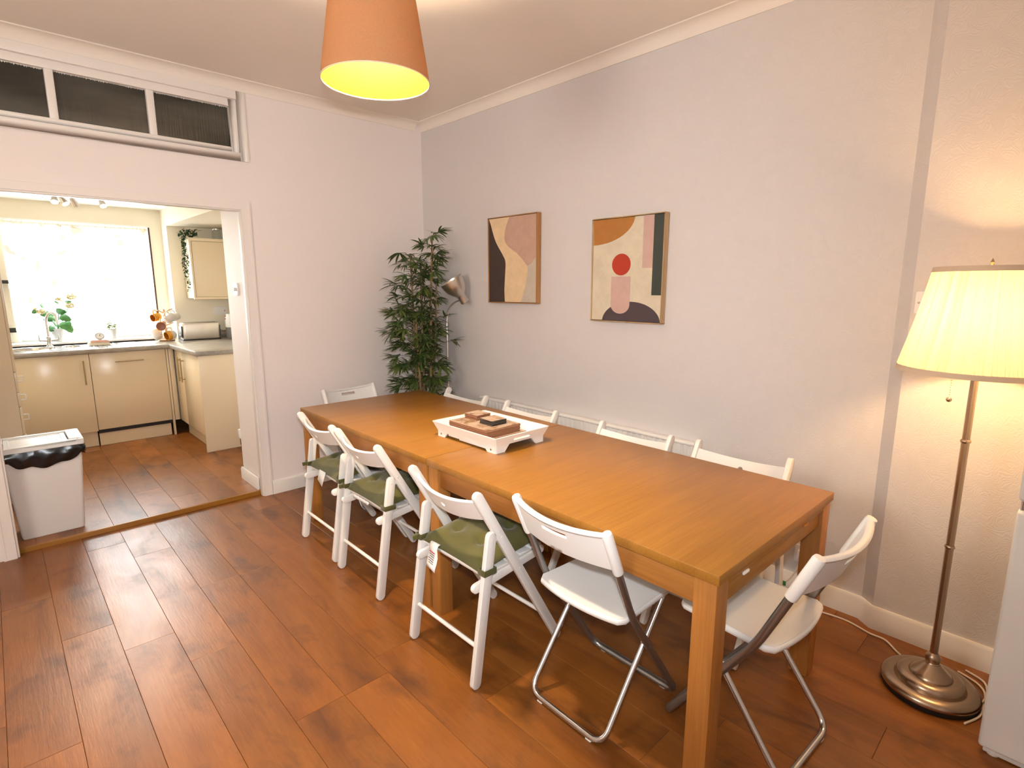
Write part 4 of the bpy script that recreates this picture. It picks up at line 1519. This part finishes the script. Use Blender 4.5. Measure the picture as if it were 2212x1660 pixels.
# wall cupboard
L_ = (1.72, 6.53, 1.36)
t = cab('wall_cupboard', 'cream wall cupboard hanging above the toaster, ivy trailing over its corner', 'cupboard', L_)
loc(MB().box(1.545, KX - .003, 6.392, 6.698, 1.378, 1.975), L_).build('carcass', M['cream'], t, bevel=.001)
loc(MB().box(1.538, KX - .003, 6.365, 6.388, 1.955, 1.985), L_).build('top_rail', M['cream'], t, bevel=.001)
loc(MB().box(1.538, KX - .003, 6.365, 6.388, 1.368, 1.390), L_).build('bottom_rail', M['cream'], t, bevel=.001)
loc(MB().box(1.538, 1.556, 6.365, 6.388, 1.3905, 1.9545), L_).build('side_rail', M['cream'], t, bevel=.001)
loc(MB().box(1.560, KX - .003, 6.370, 6.389, 1.394, 1.951), L_).build('door', M['cream'], t, bevel=.002)
loc(MB().box(1.556, KX - .003, 6.384, 6.391, 1.390, 1.955), L_).build('shadow_gap', M['brass'], t)
# tall cupboard at the left, its handles seen edge on
L_ = (-.30, 5.2, KF)
t = cab('tall_cupboard', 'tall cream cupboard beside the bin with small bow handles along its front edge', 'cupboard', L_)
loc(MB().box(-.60, .062, 4.93, 5.60, KF, 1.86), L_).build('carcass', M['cream'], t, bevel=.001)
zs = [KF + .08, .43, .565, .70, .80, .865, 1.86]
zz = [(.115, .335), (.339, .500), (.504, .690), (.694, .790), (.794, .93), (.934, 1.85)]
for i, (a, b_) in enumerate(zz):
    dr = loc(MB().box(.063, .078, 4.935, 5.595, a, b_), L_).build('drawer' if i < 5 else 'door', M['cream'], t, bevel=.0015)
    hm = min(b_ - .035, (a + b_) / 2 + .02)
    if i == 5: continue
    bh = MB()
    y0 = 4.955
    bh.tube(fillet([(.078, y0, hm - .018), (.106, y0, hm - .018), (.106, y0, hm + .018), (.078, y0, hm + .018)], .006, 4), .0032, 8)
    loc(bh, L_).build('handle', M['white'], dr)
# black shelf ends left of the window
for i, (x0, z0, h, lab) in enumerate([(-.10, 1.525, .030, 'black wall shelf edge left of the net curtain, higher one'), (-.10, 1.086, .042, 'black wall shelf edge left of the window near the sill')]):
    mb = MB().box(x0, .152, 6.74, 6.92, z0, z0 + .012)
    t2 = thing('wall_shelf', lab, 'shelf', (0, 6.83, z0), 0, 'black wall shelves')
    mb.v = [p - Vector((0, 6.83, z0)) for p in mb.v]
    mb.build('board', M['black'], t2, bevel=.001)
    MB().box(x0, .150, -.09, -.085, .012, h).build('lip', M['black'], t2)

# sink
t = thing('sink', 'stainless steel sink with round bowls and ribbed drainer set in the worktop', 'sink', (.55, 6.43, WT))
mb = MB()
def P2(x0, x1, y0, y1): return rrect(x0 - .55, x1 - .55, y0 - 6.43, y1 - 6.43, .03, 4)
def slab(a, b, side): return (a, b, .004 if side else .0005)
plate(mb, P2(.02, 1.03, 6.215, 6.70), [circ(.22 - .55, .03, .175, .165, 24), circ(.515 - .55, .06, .075, .13, 20)], .05, slab)
mb.build('drainer', M['steel'], t, angle=50)
for nm, cx, rx, ry, cy, d in (('bowl', .22, .175, .165, .03, .036), ('half_bowl', .515, .075, .13, .06, .036)):
    b = MB(); k = 24; vs = []
    for f_, z in ((1.0, .0036), (.985, -.004), (.95, -.030), (.70, -d), (.02, -d)):
        vs += [(cx - .55 + rx * f_ * math.cos(2 * math.pi * i / k), cy + ry * f_ * math.sin(2 * math.pi * i / k), z) for i in range(k)]
    fs = [(r * k + i, r * k + (i + 1) % k, (r + 1) * k + (i + 1) % k, (r + 1) * k + i) for r in range(4) for i in range(k)] + [tuple(range(4 * k, 5 * k))]
    b.add(vs, fs).build(nm, M['steel'], t, angle=60)
    rm = MB().tube([(cx - .55 + rx * math.cos(2 * math.pi * i / 32), cy + ry * math.sin(2 * math.pi * i / 32), .005) for i in range(32)], .004, 6, closed=True)
    rm.build('rim', M['chrome'], t)
for i in range(7):
    x = .66 + i * .045 - .55
    MB().tube([(x, -.16, .005), (x, .20, .005)], .004, 6).build('rib', M['steel'], t)

# mixer tap
t = thing('mixer_tap', 'chrome swan neck mixer tap with two levers behind the sink', 'tap', (.366, 6.66, WT + .004))
MB().lathe([(.0001, 0), (.024, 0), (.025, .006), (.019, .012), (.017, .07), (.020, .075), (.020, .088), (.014, .094), (.0001, .095)], 24).build('tap_body', M['chrome'], t)
sp_ = curve([(0, 0, .09), (0, 0, .18), (-.001, -.0, .245), (.012, -.006, .290), (.036, -.016, .312), (.064, -.028, .296), (.074, -.034, .245), (.076, -.036, .205)], 8)
MB().tube(sp_, .0105, 12).build('spout', M['chrome'], t)
for s in (-1, 1):
    lv = MB().tube([(s * .014, 0, .052), (s * .070, 0, .060)], .0095, 12)
    lv.tube([(s * .068, 0, .060), (s * .070, .0, .112)], [.006, .0035], 10)
    lv.build('lever', M['chrome'], t)

# net curtain
mb = MB(); NX, NZ = 150, 26
vs = []; fs = []
for i in range(NX + 1):
    f_ = i / NX
    x = .150 + 1.135 * f_
    fold = .012 * math.sin(f_ * 70) + .009 * math.sin(f_ * 31 + 1) + (.012 * math.sin(f_ * 150) if f_ > .86 or f_ < .12 else 0)
    zb_ = 1.205 - .13 * math.exp(-((f_ - .98) / .13) ** 2) - .08 * math.exp(-((f_ - .10) / .10) ** 2) - .05 * math.exp(-((f_ - .45) / .15) ** 2) + .018 * abs(math.sin(f_ * 46))
    for j in range(NZ + 1):
        g = j / NZ
        z = 2.078 - (2.078 - zb_) * g
        vs.append((x, 6.905 + fold * (.25 + .75 * g), z))
for i in range(NX):
    for j in range(NZ):
        a = i * (NZ + 1) + j
        fs.append((a, a + NZ + 1, a + NZ + 2, a + 1))
t = thing('net_curtain', 'white lace net curtain hanging across the kitchen window', 'curtain', (.7, 6.905, 2.08))
mb.add(vs, fs); mb.v = [p - Vector((.7, 6.905, 2.08)) for p in mb.v]
mb.build('net', M['lace'], t, angle=80)
MB().tube([(-.560, 0, 0), (.597, 0, 0)], .006, 8).build('curtain_wire', M['white'], t)
hd = MB(); vs = []
for i in range(241):
    x = -.555 + 1.145 * i / 240
    for z in (-.022, .016): vs.append((x, .006 * math.sin(i * .9) - .004, z + .003 * math.sin(i * 1.7)))
hd.add(vs, [(2 * i, 2 * i + 2, 2 * i + 3, 2 * i + 1) for i in range(240)])
hd.build('gathered_heading', shademat('gathered_net', (.74, .68, .55), (.8, .75, .62), .35, True), t, angle=80)

# plants on the sill
def zinc_pot(t, r0_, r1_, h):
    prof = [(.0001, 0), (r0_, 0)]
    for i in range(12):
        f_ = i / 11
        prof.append((r0_ + (r1_ - r0_) * f_ + (.0022 if 3 <= i <= 8 and i % 2 else 0), h * f_))
    prof += [(r1_ + .004, h), (r1_ + .004, h + .006), (r1_ - .004, h + .006), (r1_ - .006, h - .012), (.0001, h - .014)]
    MB().lathe(prof, 32).build('pot', M['zinc'], t, angle=30)


SZ = .977
t = thing('flowering_plant', 'cream flowering plant with big green leaves in a zinc pot behind the tap', 'plant', (.452, 6.838, SZ))
zinc_pot(t, .050, .060, .118)
rh = random.Random(4)
def broad_leaf(parent, p, d, L, wd, m, droop=.5, name='leaf'):
    d = Vector(d).normalized(); s_ = d.cross(Vector((.1, -.80, .55))).normalized()
    vs = []; K = 6
    q = Vector(p)
    for i in range(K + 1):
        f_ = i / K
        w_ = wd * (math.sin(math.pi * (f_ * .93 + .06)) ** .65) if i < K else .001
        if i: q = q + (d + Vector((0, 0, -droop * f_))).normalized() * L / K
        jag = 1 + .12 * (i % 2)
        vs += [q - s_ * w_ * jag + Vector((0, -w_ * .2, 0)), q, q + s_ * w_ * jag + Vector((0, -w_ * .2, 0))]
    fs = []
    for i in range(K):
        a = i * 3; fs += [(a, a + 1, a + 4, a + 3), (a + 1, a + 2, a + 5, a + 4)]
    o = MB().add(vs, fs).build(name, m, parent, angle=80)
    md = o.modifiers.new('thick', 'SOLIDIFY'); md.thickness = .001
    return o
blooms = [(-.105, -.02, .288, .036), (.036, -.005, .402, .028), (.135, -.02, .425, .040), (.112, -.03, .340, .036), (-.145, .0, .318, .018)]
stm = MB()
for bx, by, bz, br in blooms:
    stm.tube(curve([(rh.uniform(-.02, .02), 0, .09), (bx * .4, by * .5, .20), (bx * .9, by, bz - .02)], 5), .0028, 6)
for (p, d, L, wd, dr_) in [((.0, -.01, .20), (-.6, -.4, .5), .13, .035, .8), ((.02, -.01, .22), (.6, -.5, .35), .12, .040, .9), ((.01, -.02, .16), (.75, -.5, .1), .14, .045, 1.0),
                           ((.0, -.02, .17), (-.2, -.8, .35), .11, .042, .9), ((.02, 0, .26), (.25, -.5, .6), .11, .038, .7), ((-.01, 0, .25), (-.8, -.3, .35), .12, .032, .5),
                           ((.03, 0, .15), (.9, -.1, -.1), .11, .042, 1.2), ((-.02, 0, .14), (-.5, -.6, .1), .09, .03, 1.1), ((-.075, 0, .33), (-.4, -.5, .5), .055, .026, .4),
                           ((-.13, 0, .29), (-.7, -.4, .3), .055, .026, .9), ((.10, 0, .36), (.1, -.5, .6), .055, .026, .6), ((.03, 0, .375), (-.3, -.6, .05), .05, .026, .4), ((.05, -.01, .18), (.5, -.7, .3), .10, .036, 1.3)]:
    broad_leaf(t, p, d, L, wd, M['hyd_leaf'], dr_)
    stm.tube([(0, 0, .10), ((p[0]) * .7, p[1] * .7, p[2] * .75), p], .0022, 5)
stm.build('stems', M['hyd_leaf'], t, kind='stuff')
for bx, by, bz, br in blooms:
    mb = MB()
    for k in range(46):
        d = Vector((rh.gauss(0, 1), rh.gauss(0, 1), rh.gauss(.1, .8))).normalized()
        mb.ball((bx + d.x * br * .8, by + d.y * br * .8, bz + d.z * br * .62), br * .27, 6, 4, (1, 1, .7))
    mb.build('bloom', M['bloom'], t, angle=80)
t = thing('small_potted_plant', 'small bushy green plant in a zinc pot on the window sill', 'plant', (.880, 6.835, SZ))
zinc_pot(t, .040, .050, .092)
mb = MB()
for k in range(420):
    an = rh.uniform(0, 6.283); el = rh.uniform(-.1, 1.4); r = rh.uniform(.02, .090)
    p = (math.cos(an) * math.cos(el) * r * 1.05, math.sin(an) * math.cos(el) * r * .75, .105 + math.sin(el) * r * 1.0)
    leaf_blade(mb, p, Vector((math.cos(an), math.sin(an), rh.uniform(-.2, .8))), rh.uniform(.018, .034), rh.uniform(.004, .007), .5)
mb.build('foliage', M['herb_leaf'], t, angle=80, kind='stuff')

# folded cloths and a little dial timer on the drainer
def cloth(name, label, x, y, z, w_, l_, h_, m, a):
    mb = MB()
    q = rrect(-l_ / 2, l_ / 2, 0, h_, h_ * .45, 4)
    mb.prism(q, -w_ / 2, w_ / 2, 'y')
    mb.prism(rrect(-l_ / 2 + .006, l_ / 2 - .012, h_ * .98, h_ * 1.35, h_ * .16, 3), -w_ / 2 + .003, w_ / 2 - .004, 'y')
    o = mb.build(name, m, None, bevel=.001, angle=50); o.location = (x, y, z); o.rotation_euler.z = R(a)
    tag(o, label, 'cloth', 'folded cloths on the drainer'); return o
cloth('folded_cloth', 'cream folded cloth at the bottom of the little pile on the drainer', .718, 6.50, WT + .010, .11, .165, .017, M['towel_cream'], 2)
cloth('folded_cloth', 'pink folded cloth on top of the cream one on the drainer', .722, 6.50, WT + .034, .10, .140, .015, M['towel_pink'], -3)
t = thing('dial_timer', 'small round dial timer with dark rim standing on the pink folded cloth', 'timer', (.728, 6.50, WT + .0545))
MB().lathe([(.0001, 0), (.030, 0), (.034, .006), (.034, .016), (.031, .020), (.0001, .020)], 28, M=Matrix.Rotation(R(58), 4, 'X'), c=(0, .0, .026)).build('timer_body', M['white'], t)
MB().tube([(.033 * math.cos(2 * math.pi * i / 28), .033 * math.sin(2 * math.pi * i / 28) * math.cos(R(58)) - .017, .026 + .033 * math.sin(2 * math.pi * i / 28) * math.sin(R(58)) + .011) for i in range(28)], .0035, 6, closed=True).build('rim', M['greysteel'], t)
MB().bar((0, -.017, .036), (.004, -.021, .052), .003, .003).build('hand', M['black'], t)

# mug tree and its mugs
t = thing('mug_tree', 'beech wood mug tree standing in the corner of the worktop', 'mug tree', (1.300, 6.60, WT + .001))
MB().lathe([(.0001, 0), (.072, 0), (.075, .006), (.072, .014), (.0001, .015)], 32).build('base', M['beech'], t)
MB().tube([(0, 0, .014), (0, 0, .325)], .009, 12).build('pole', M['beech'], t)
pegs = [(-150, .295, .075), (-60, .300, .075), (-15, .305, .078), (-115, .185, .070), (-35, .165, .08), (-165, .145, .07)]
for a, z, l in pegs:
    MB().tube([(0, 0, z - .01), (l * math.cos(R(a)), l * math.sin(R(a)), z + .022)], .0052, 8).build('peg', M['beech'], t)


def mug(label, p, axis, mats_, r=.041, h=.082):
    """axis: direction the mouth faces"""
    t = thing('mug', label, 'mug', p, 0, 'mugs on the mug tree')
    q = Vector(axis).normalized().to_track_quat('Z', 'Y').to_matrix().to_4x4()
    prof_o = [(.0001, 0), (r * .72, 0), (r * .86, .006), (r * 1.0, h * .30), (r * 1.03, h * .55)]
    prof_u = [(r * 1.03, h * .55), (r, h * .8), (r * .97, h), (r * .97 - .004, h)]
    prof_i = [(r * .97 - .004, h), (r * .96, h * .5), (r * .8, .010), (.0001, .007)]
    T = Matrix.Translation((0, 0, -h / 2))
    A = MB()
    for pr, mi in ((prof_o, 0), (prof_u, 1), (prof_i, 2)):
        b = MB().lathe(pr, 24, M=q @ T)
        keep = [i for i, f in enumerate(b.f) if len(f) == 4]
        A.add(b.v, [b.f[i] for i in keep], mi)
    A.build('cup', mats_, t, angle=50)
    up = (q.to_3x3() @ Vector((0, 1, 0)))
    s_ = Vector((0, 0, 1)) - Vector(axis).normalized() * Vector(axis).normalized().z
    s_ = s_.normalized() if s_.length > .1 else up
    ax_ = Vector(axis).normalized()
    hp = [s_ * (r * .98) + ax_ * (h * .26), s_ * (r + .026) + ax_ * (h * .20), s_ * (r + .032) - ax_ * 0, s_ * (r + .024) - ax_ * (h * .22), s_ * (r * .96) - ax_ * (h * .28)]
    MB().tube(curve(hp, 5), .0052, 8).build('handle', mats_[0], t)
    return t


mu = [M['mustard'], M['mustard'], M['mustard_in']]
gr = [M['greyglaze'], M['greyglaze'], M['greyglaze']]
mug('mustard yellow mug hanging on the upper left of the mug tree', (1.222, 6.575, WT + .248), (-.8, -.45, -.18), mu, .040, .080)
mug('mustard yellow mug in the middle of the mug tree, mouth towards the room', (1.240, 6.500, WT + .158), (-.15, -.95, .05), mu, .046, .080)
mug('pale grey mug hanging upside down at the top of the mug tree', (1.335, 6.545, WT + .235), (.62, .30, .50), gr, .044, .088)
mug('pale grey mug at the back of the mug tree, partly behind another grey one', (1.402, 6.652, WT + .238), (.7, .4, .3), gr, .040, .080)
mug('pale grey mug hanging low on the mug tree nearest the window', (1.215, 6.585, WT + .068), (-.25, .5, .75), gr, .045, .088)
mug('two-tone mug, mustard rim and pale body, low on the mug tree', (1.318, 6.500, WT + .064), (-.85, -.30, -.15), [M['greyglaze'], M['mustard'], M['mustard_in']], .045, .090)

# toaster
t = thing('toaster', 'long brushed steel toaster standing on the worktop below the wall cupboard', 'toaster', (1.600, 6.53, WT + .001))
hx, hy, hh = .178, .075, .180
mb = MB(); vs = []
for z, g, r in ((.012, -.004, .020), (.02, 0, .024), (.160, .0, .026), (.174, -.005, .026), (.181, -.018, .024)):
    q = rrect(-hx - g * .5, hx + g * .5, -hy - g, hy + g, r, 5); vs += [(x, y, z) for x, y in q]
k = len(q)
fs = [tuple(range(k))[::-1], tuple(range(4 * k, 5 * k))] + [(r * k + i, r * k + (i + 1) % k, (r + 1) * k + (i + 1) % k, (r + 1) * k + i) for r in range(4) for i in range(k)]
mb.add(vs, fs).build('body', M['brushed'], t, angle=40)
MB().box(-hx - .002, hx + .002, -hy + .002, hy - .002, 0, .013).build('base', M['black'], t, bevel=.003)
MB().box(-hx + .02, hx - .02, -.024, .024, .1795, .1825).build('slot_surround', M['greysteel'], t, bevel=.001)
MB().box(-hx + .03, hx - .03, -.013, .013, .1826, .1834).build('slot', M['black'], t)
MB().box(-hx - .010, -hx + .004, -hy + .014, hy - .014, .03, .15).build('end_cheek', M['black'], t, bevel=.004)
MB().box(hx - .004, hx + .006, -hy + .014, hy - .014, .03, .15).build('end_cheek', M['black'], t, bevel=.004)
MB().tube([(hx + .004, -.01, .095), (hx + .034, -.01, .098)], .006, 10).build('lever', M['steel'], t)
MB().lathe([(.0001, .012), (.009, .010), (.010, 0)], 14, (-hx - .010, -.03, .055), M=Matrix.Rotation(R(-90), 4, 'Y')).build('dial', M['steel'], t)
# kettle behind
t = thing('kettle', 'clear and grey electric kettle half hidden behind the doorway edge beside the toaster', 'kettle', (1.905, 6.45, WT + .001))
mb = MB().lathe([(.0001, 0), (.066, 0), (.070, .01), (.072, .12), (.0001, .12)], 28); mb.build('water_tank', mat('grey_tank', (.22, .22, .22), .25), t)
MB().lathe([(.072, .12), (.070, .20), (.064, .245), (.055, .262), (.0001, .266)], 28).build('jug_body', M['plastic'], t)
MB().tube(curve([(0, -.060, .235), (.0, -.11, .225), (0, -.115, .13), (0, -.072, .06)], 6), .010, 10).build('handle', M['plastic'], t)
for z in (.205, .235): MB().box(-.074, -.066, -.012, .0, z, z + .010).build('mark', M['redink'], t)
t, n, s_ = plate_thing('kitchen_socket', 'white socket with red neon on the kitchen wall above the kettle', 'socket', (1.86, 6.70, 1.235), (0, -1, 0), .070, .043)
MB().bar(n * .009 + s_ * -.045 * -1, n * .012 + s_ * .045, .008, .012).build('neon', M['redink'], t)
MB().bar(n * .007 + s_ * -.02, n * .012 + s_ * -.02, .013, .022).build('rocker', M['plastic'], t)

# trailing ivy and jar on the wall cupboard
CT = 1.986
t = thing('trailing_ivy', 'artificial ivy trailing down from the top corner of the wall cupboard', 'plant', (1.555, 6.47, CT))
ri = random.Random(8)
mb = MB(); stv = MB()
for k in range(90):
    p = (ri.uniform(-.06, .085), ri.uniform(-.085, .08), ri.uniform(.008, .075))
    leaf_blade(mb, p, Vector((ri.uniform(-1, 1), ri.uniform(-1, .4), ri.uniform(-.2, .9))), ri.uniform(.03, .05), ri.uniform(.008, .012), .7)
mb.build('top_foliage', M['ivy_leaf'], t, angle=80, kind='stuff')
mb = MB()
for s_i in range(4):
    x0 = -.075 + .012 * s_i; y0 = -.09 + .03 * s_i
    ln = [.36, .54, .47, .28][s_i]
    pts = []
    for i in range(16):
        f_ = i / 15
        pts.append(Vector((x0 + .014 * math.sin(6 * f_ + s_i) + .012 * f_ , y0 + .012 * math.cos(5 * f_ + s_i), .02 - ln * f_)))
    pts = [Vector((-.01, y0 * .6, .03)), Vector((-.05, y0, .04))] + pts
    stv.tube(pts, .0016, 5)
    for i in range(2, len(pts)):
        for q in range(5):
            an = ri.uniform(0, 6.28)
            leaf_blade(mb, pts[i] + Vector((0, 0, ri.uniform(-.012, .012))), Vector((math.cos(an), math.sin(an) - .2, ri.uniform(-.6, .5))), ri.uniform(.020, .034), ri.uniform(.006, .010), .7)
mb.build('hanging_foliage', M['ivy_leaf'], t, angle=80, kind='stuff')
stv.build('stems', M['twig'], t)
t = thing('glass_jar', 'clear glass jar standing on the wall cupboard behind the ivy', 'jar', (1.845, 6.52, CT))
MB().lathe([(.0001, 0), (.042, 0), (.046, .004), (.046, .080), (.040, .088), (.040, .1), (.0375, .1), (.0375, .088), (.043, .079), (.043, .006), (.0001, .005)], 28).build('jar_body', M['glass'], t)
MB().lathe([(.0001, .100), (.041, .100), (.042, .103), (.042, .112), (.0001, .113)], 24).build('lid', M['steel'], t)

# radiator valve seen past the lining
t = thing('radiator_valve', 'white thermostatic radiator valve with brass tail beside the kitchen opening', 'valve', (1.325, 4.52, KF))
MB().lathe([(.0001, .36), (.019, .358), (.022, .35), (.020, .30), (.016, .285), (.0001, .284)], 20).build('cap', M['plastic'], t)
MB().tube([(0, 0, .286), (0, 0, .235)], .011, 12).build('valve_body', M['bronze'], t)
MB().tube([(0, 0, 0), (0, 0, .24)], .0075, 10).build('pipe', M['bronze'], t)
MB().tube([(0, 0, .262), (.10, 0, .262)], .009, 10).build('tail', M['bronze'], t)
t2 = thing('kitchen_radiator', 'white radiator end hidden beside the kitchen opening', 'radiator', (1.62, 4.50, .20))
MB().box(-.19, .22, -.02, .03, 0, .5).build('panel', M['radiator'], t2, bevel=.01)
MB().box(-.10, .12, -.0949, -.02, .08, .42).build('bracket', M['radiator'], t2)

# ceiling spots in the kitchen
t = thing('ceiling_spotlight', 'ceiling spotlight bar in the kitchen with four small chrome heads, three lit', 'lamp', (.60, 6.02, KZ))
MB().box(-.30, .34, -.025, .025, -.018, 0).build('bar', M['chrome'], t, bevel=.004)
heads = [(-.105, -.04, (-.10, -.55, -.8), 1), (-.055, .03, (.35, -.45, -.8), 1), (.018, .06, (.45, .35, -.8), 0), (.205, -.03, (.15, -.55, -.8), 1)]
for hx_, hy_, ax_, lit in heads:
    ax_ = Vector(ax_).normalized()
    q = ax_.to_track_quat('Z', 'Y').to_matrix().to_4x4()
    c = Vector((hx_, hy_, -.062))
    MB().tube([(hx_, hy_ * .3, -.012), (hx_, hy_, -.058)], .004, 8).build('stem', M['chrome'], t)
    sh = MB().lathe([(.0001, -.012), (.014, -.010), (.018, .0), (.022, .03), (.027, .062), (.0255, .062), (.020, .040), (.0001, .036)], 24, tuple(c), M=q)
    ho = sh.build('spot_head', M['brushed'], t)
    MB().lathe([(.0001, .059), (.024, .059), (.024, .061), (.0001, .0615)], 20, tuple(c), M=q).build('lens', M['spotlens'] if lit else M['bulbglass'], ho)
    if lit:
        lp_ = Vector((.60, 6.02, KZ)) + c + ax_ * .075
        lamp('kitchen_spot', 'SPOT', lp_, 27.0, (1, .86, .68), shadow_soft_size=.025, spot_size=R(110), spot_blend=.7).rotation_euler = ax_.to_track_quat('-Z', 'Y').to_euler()
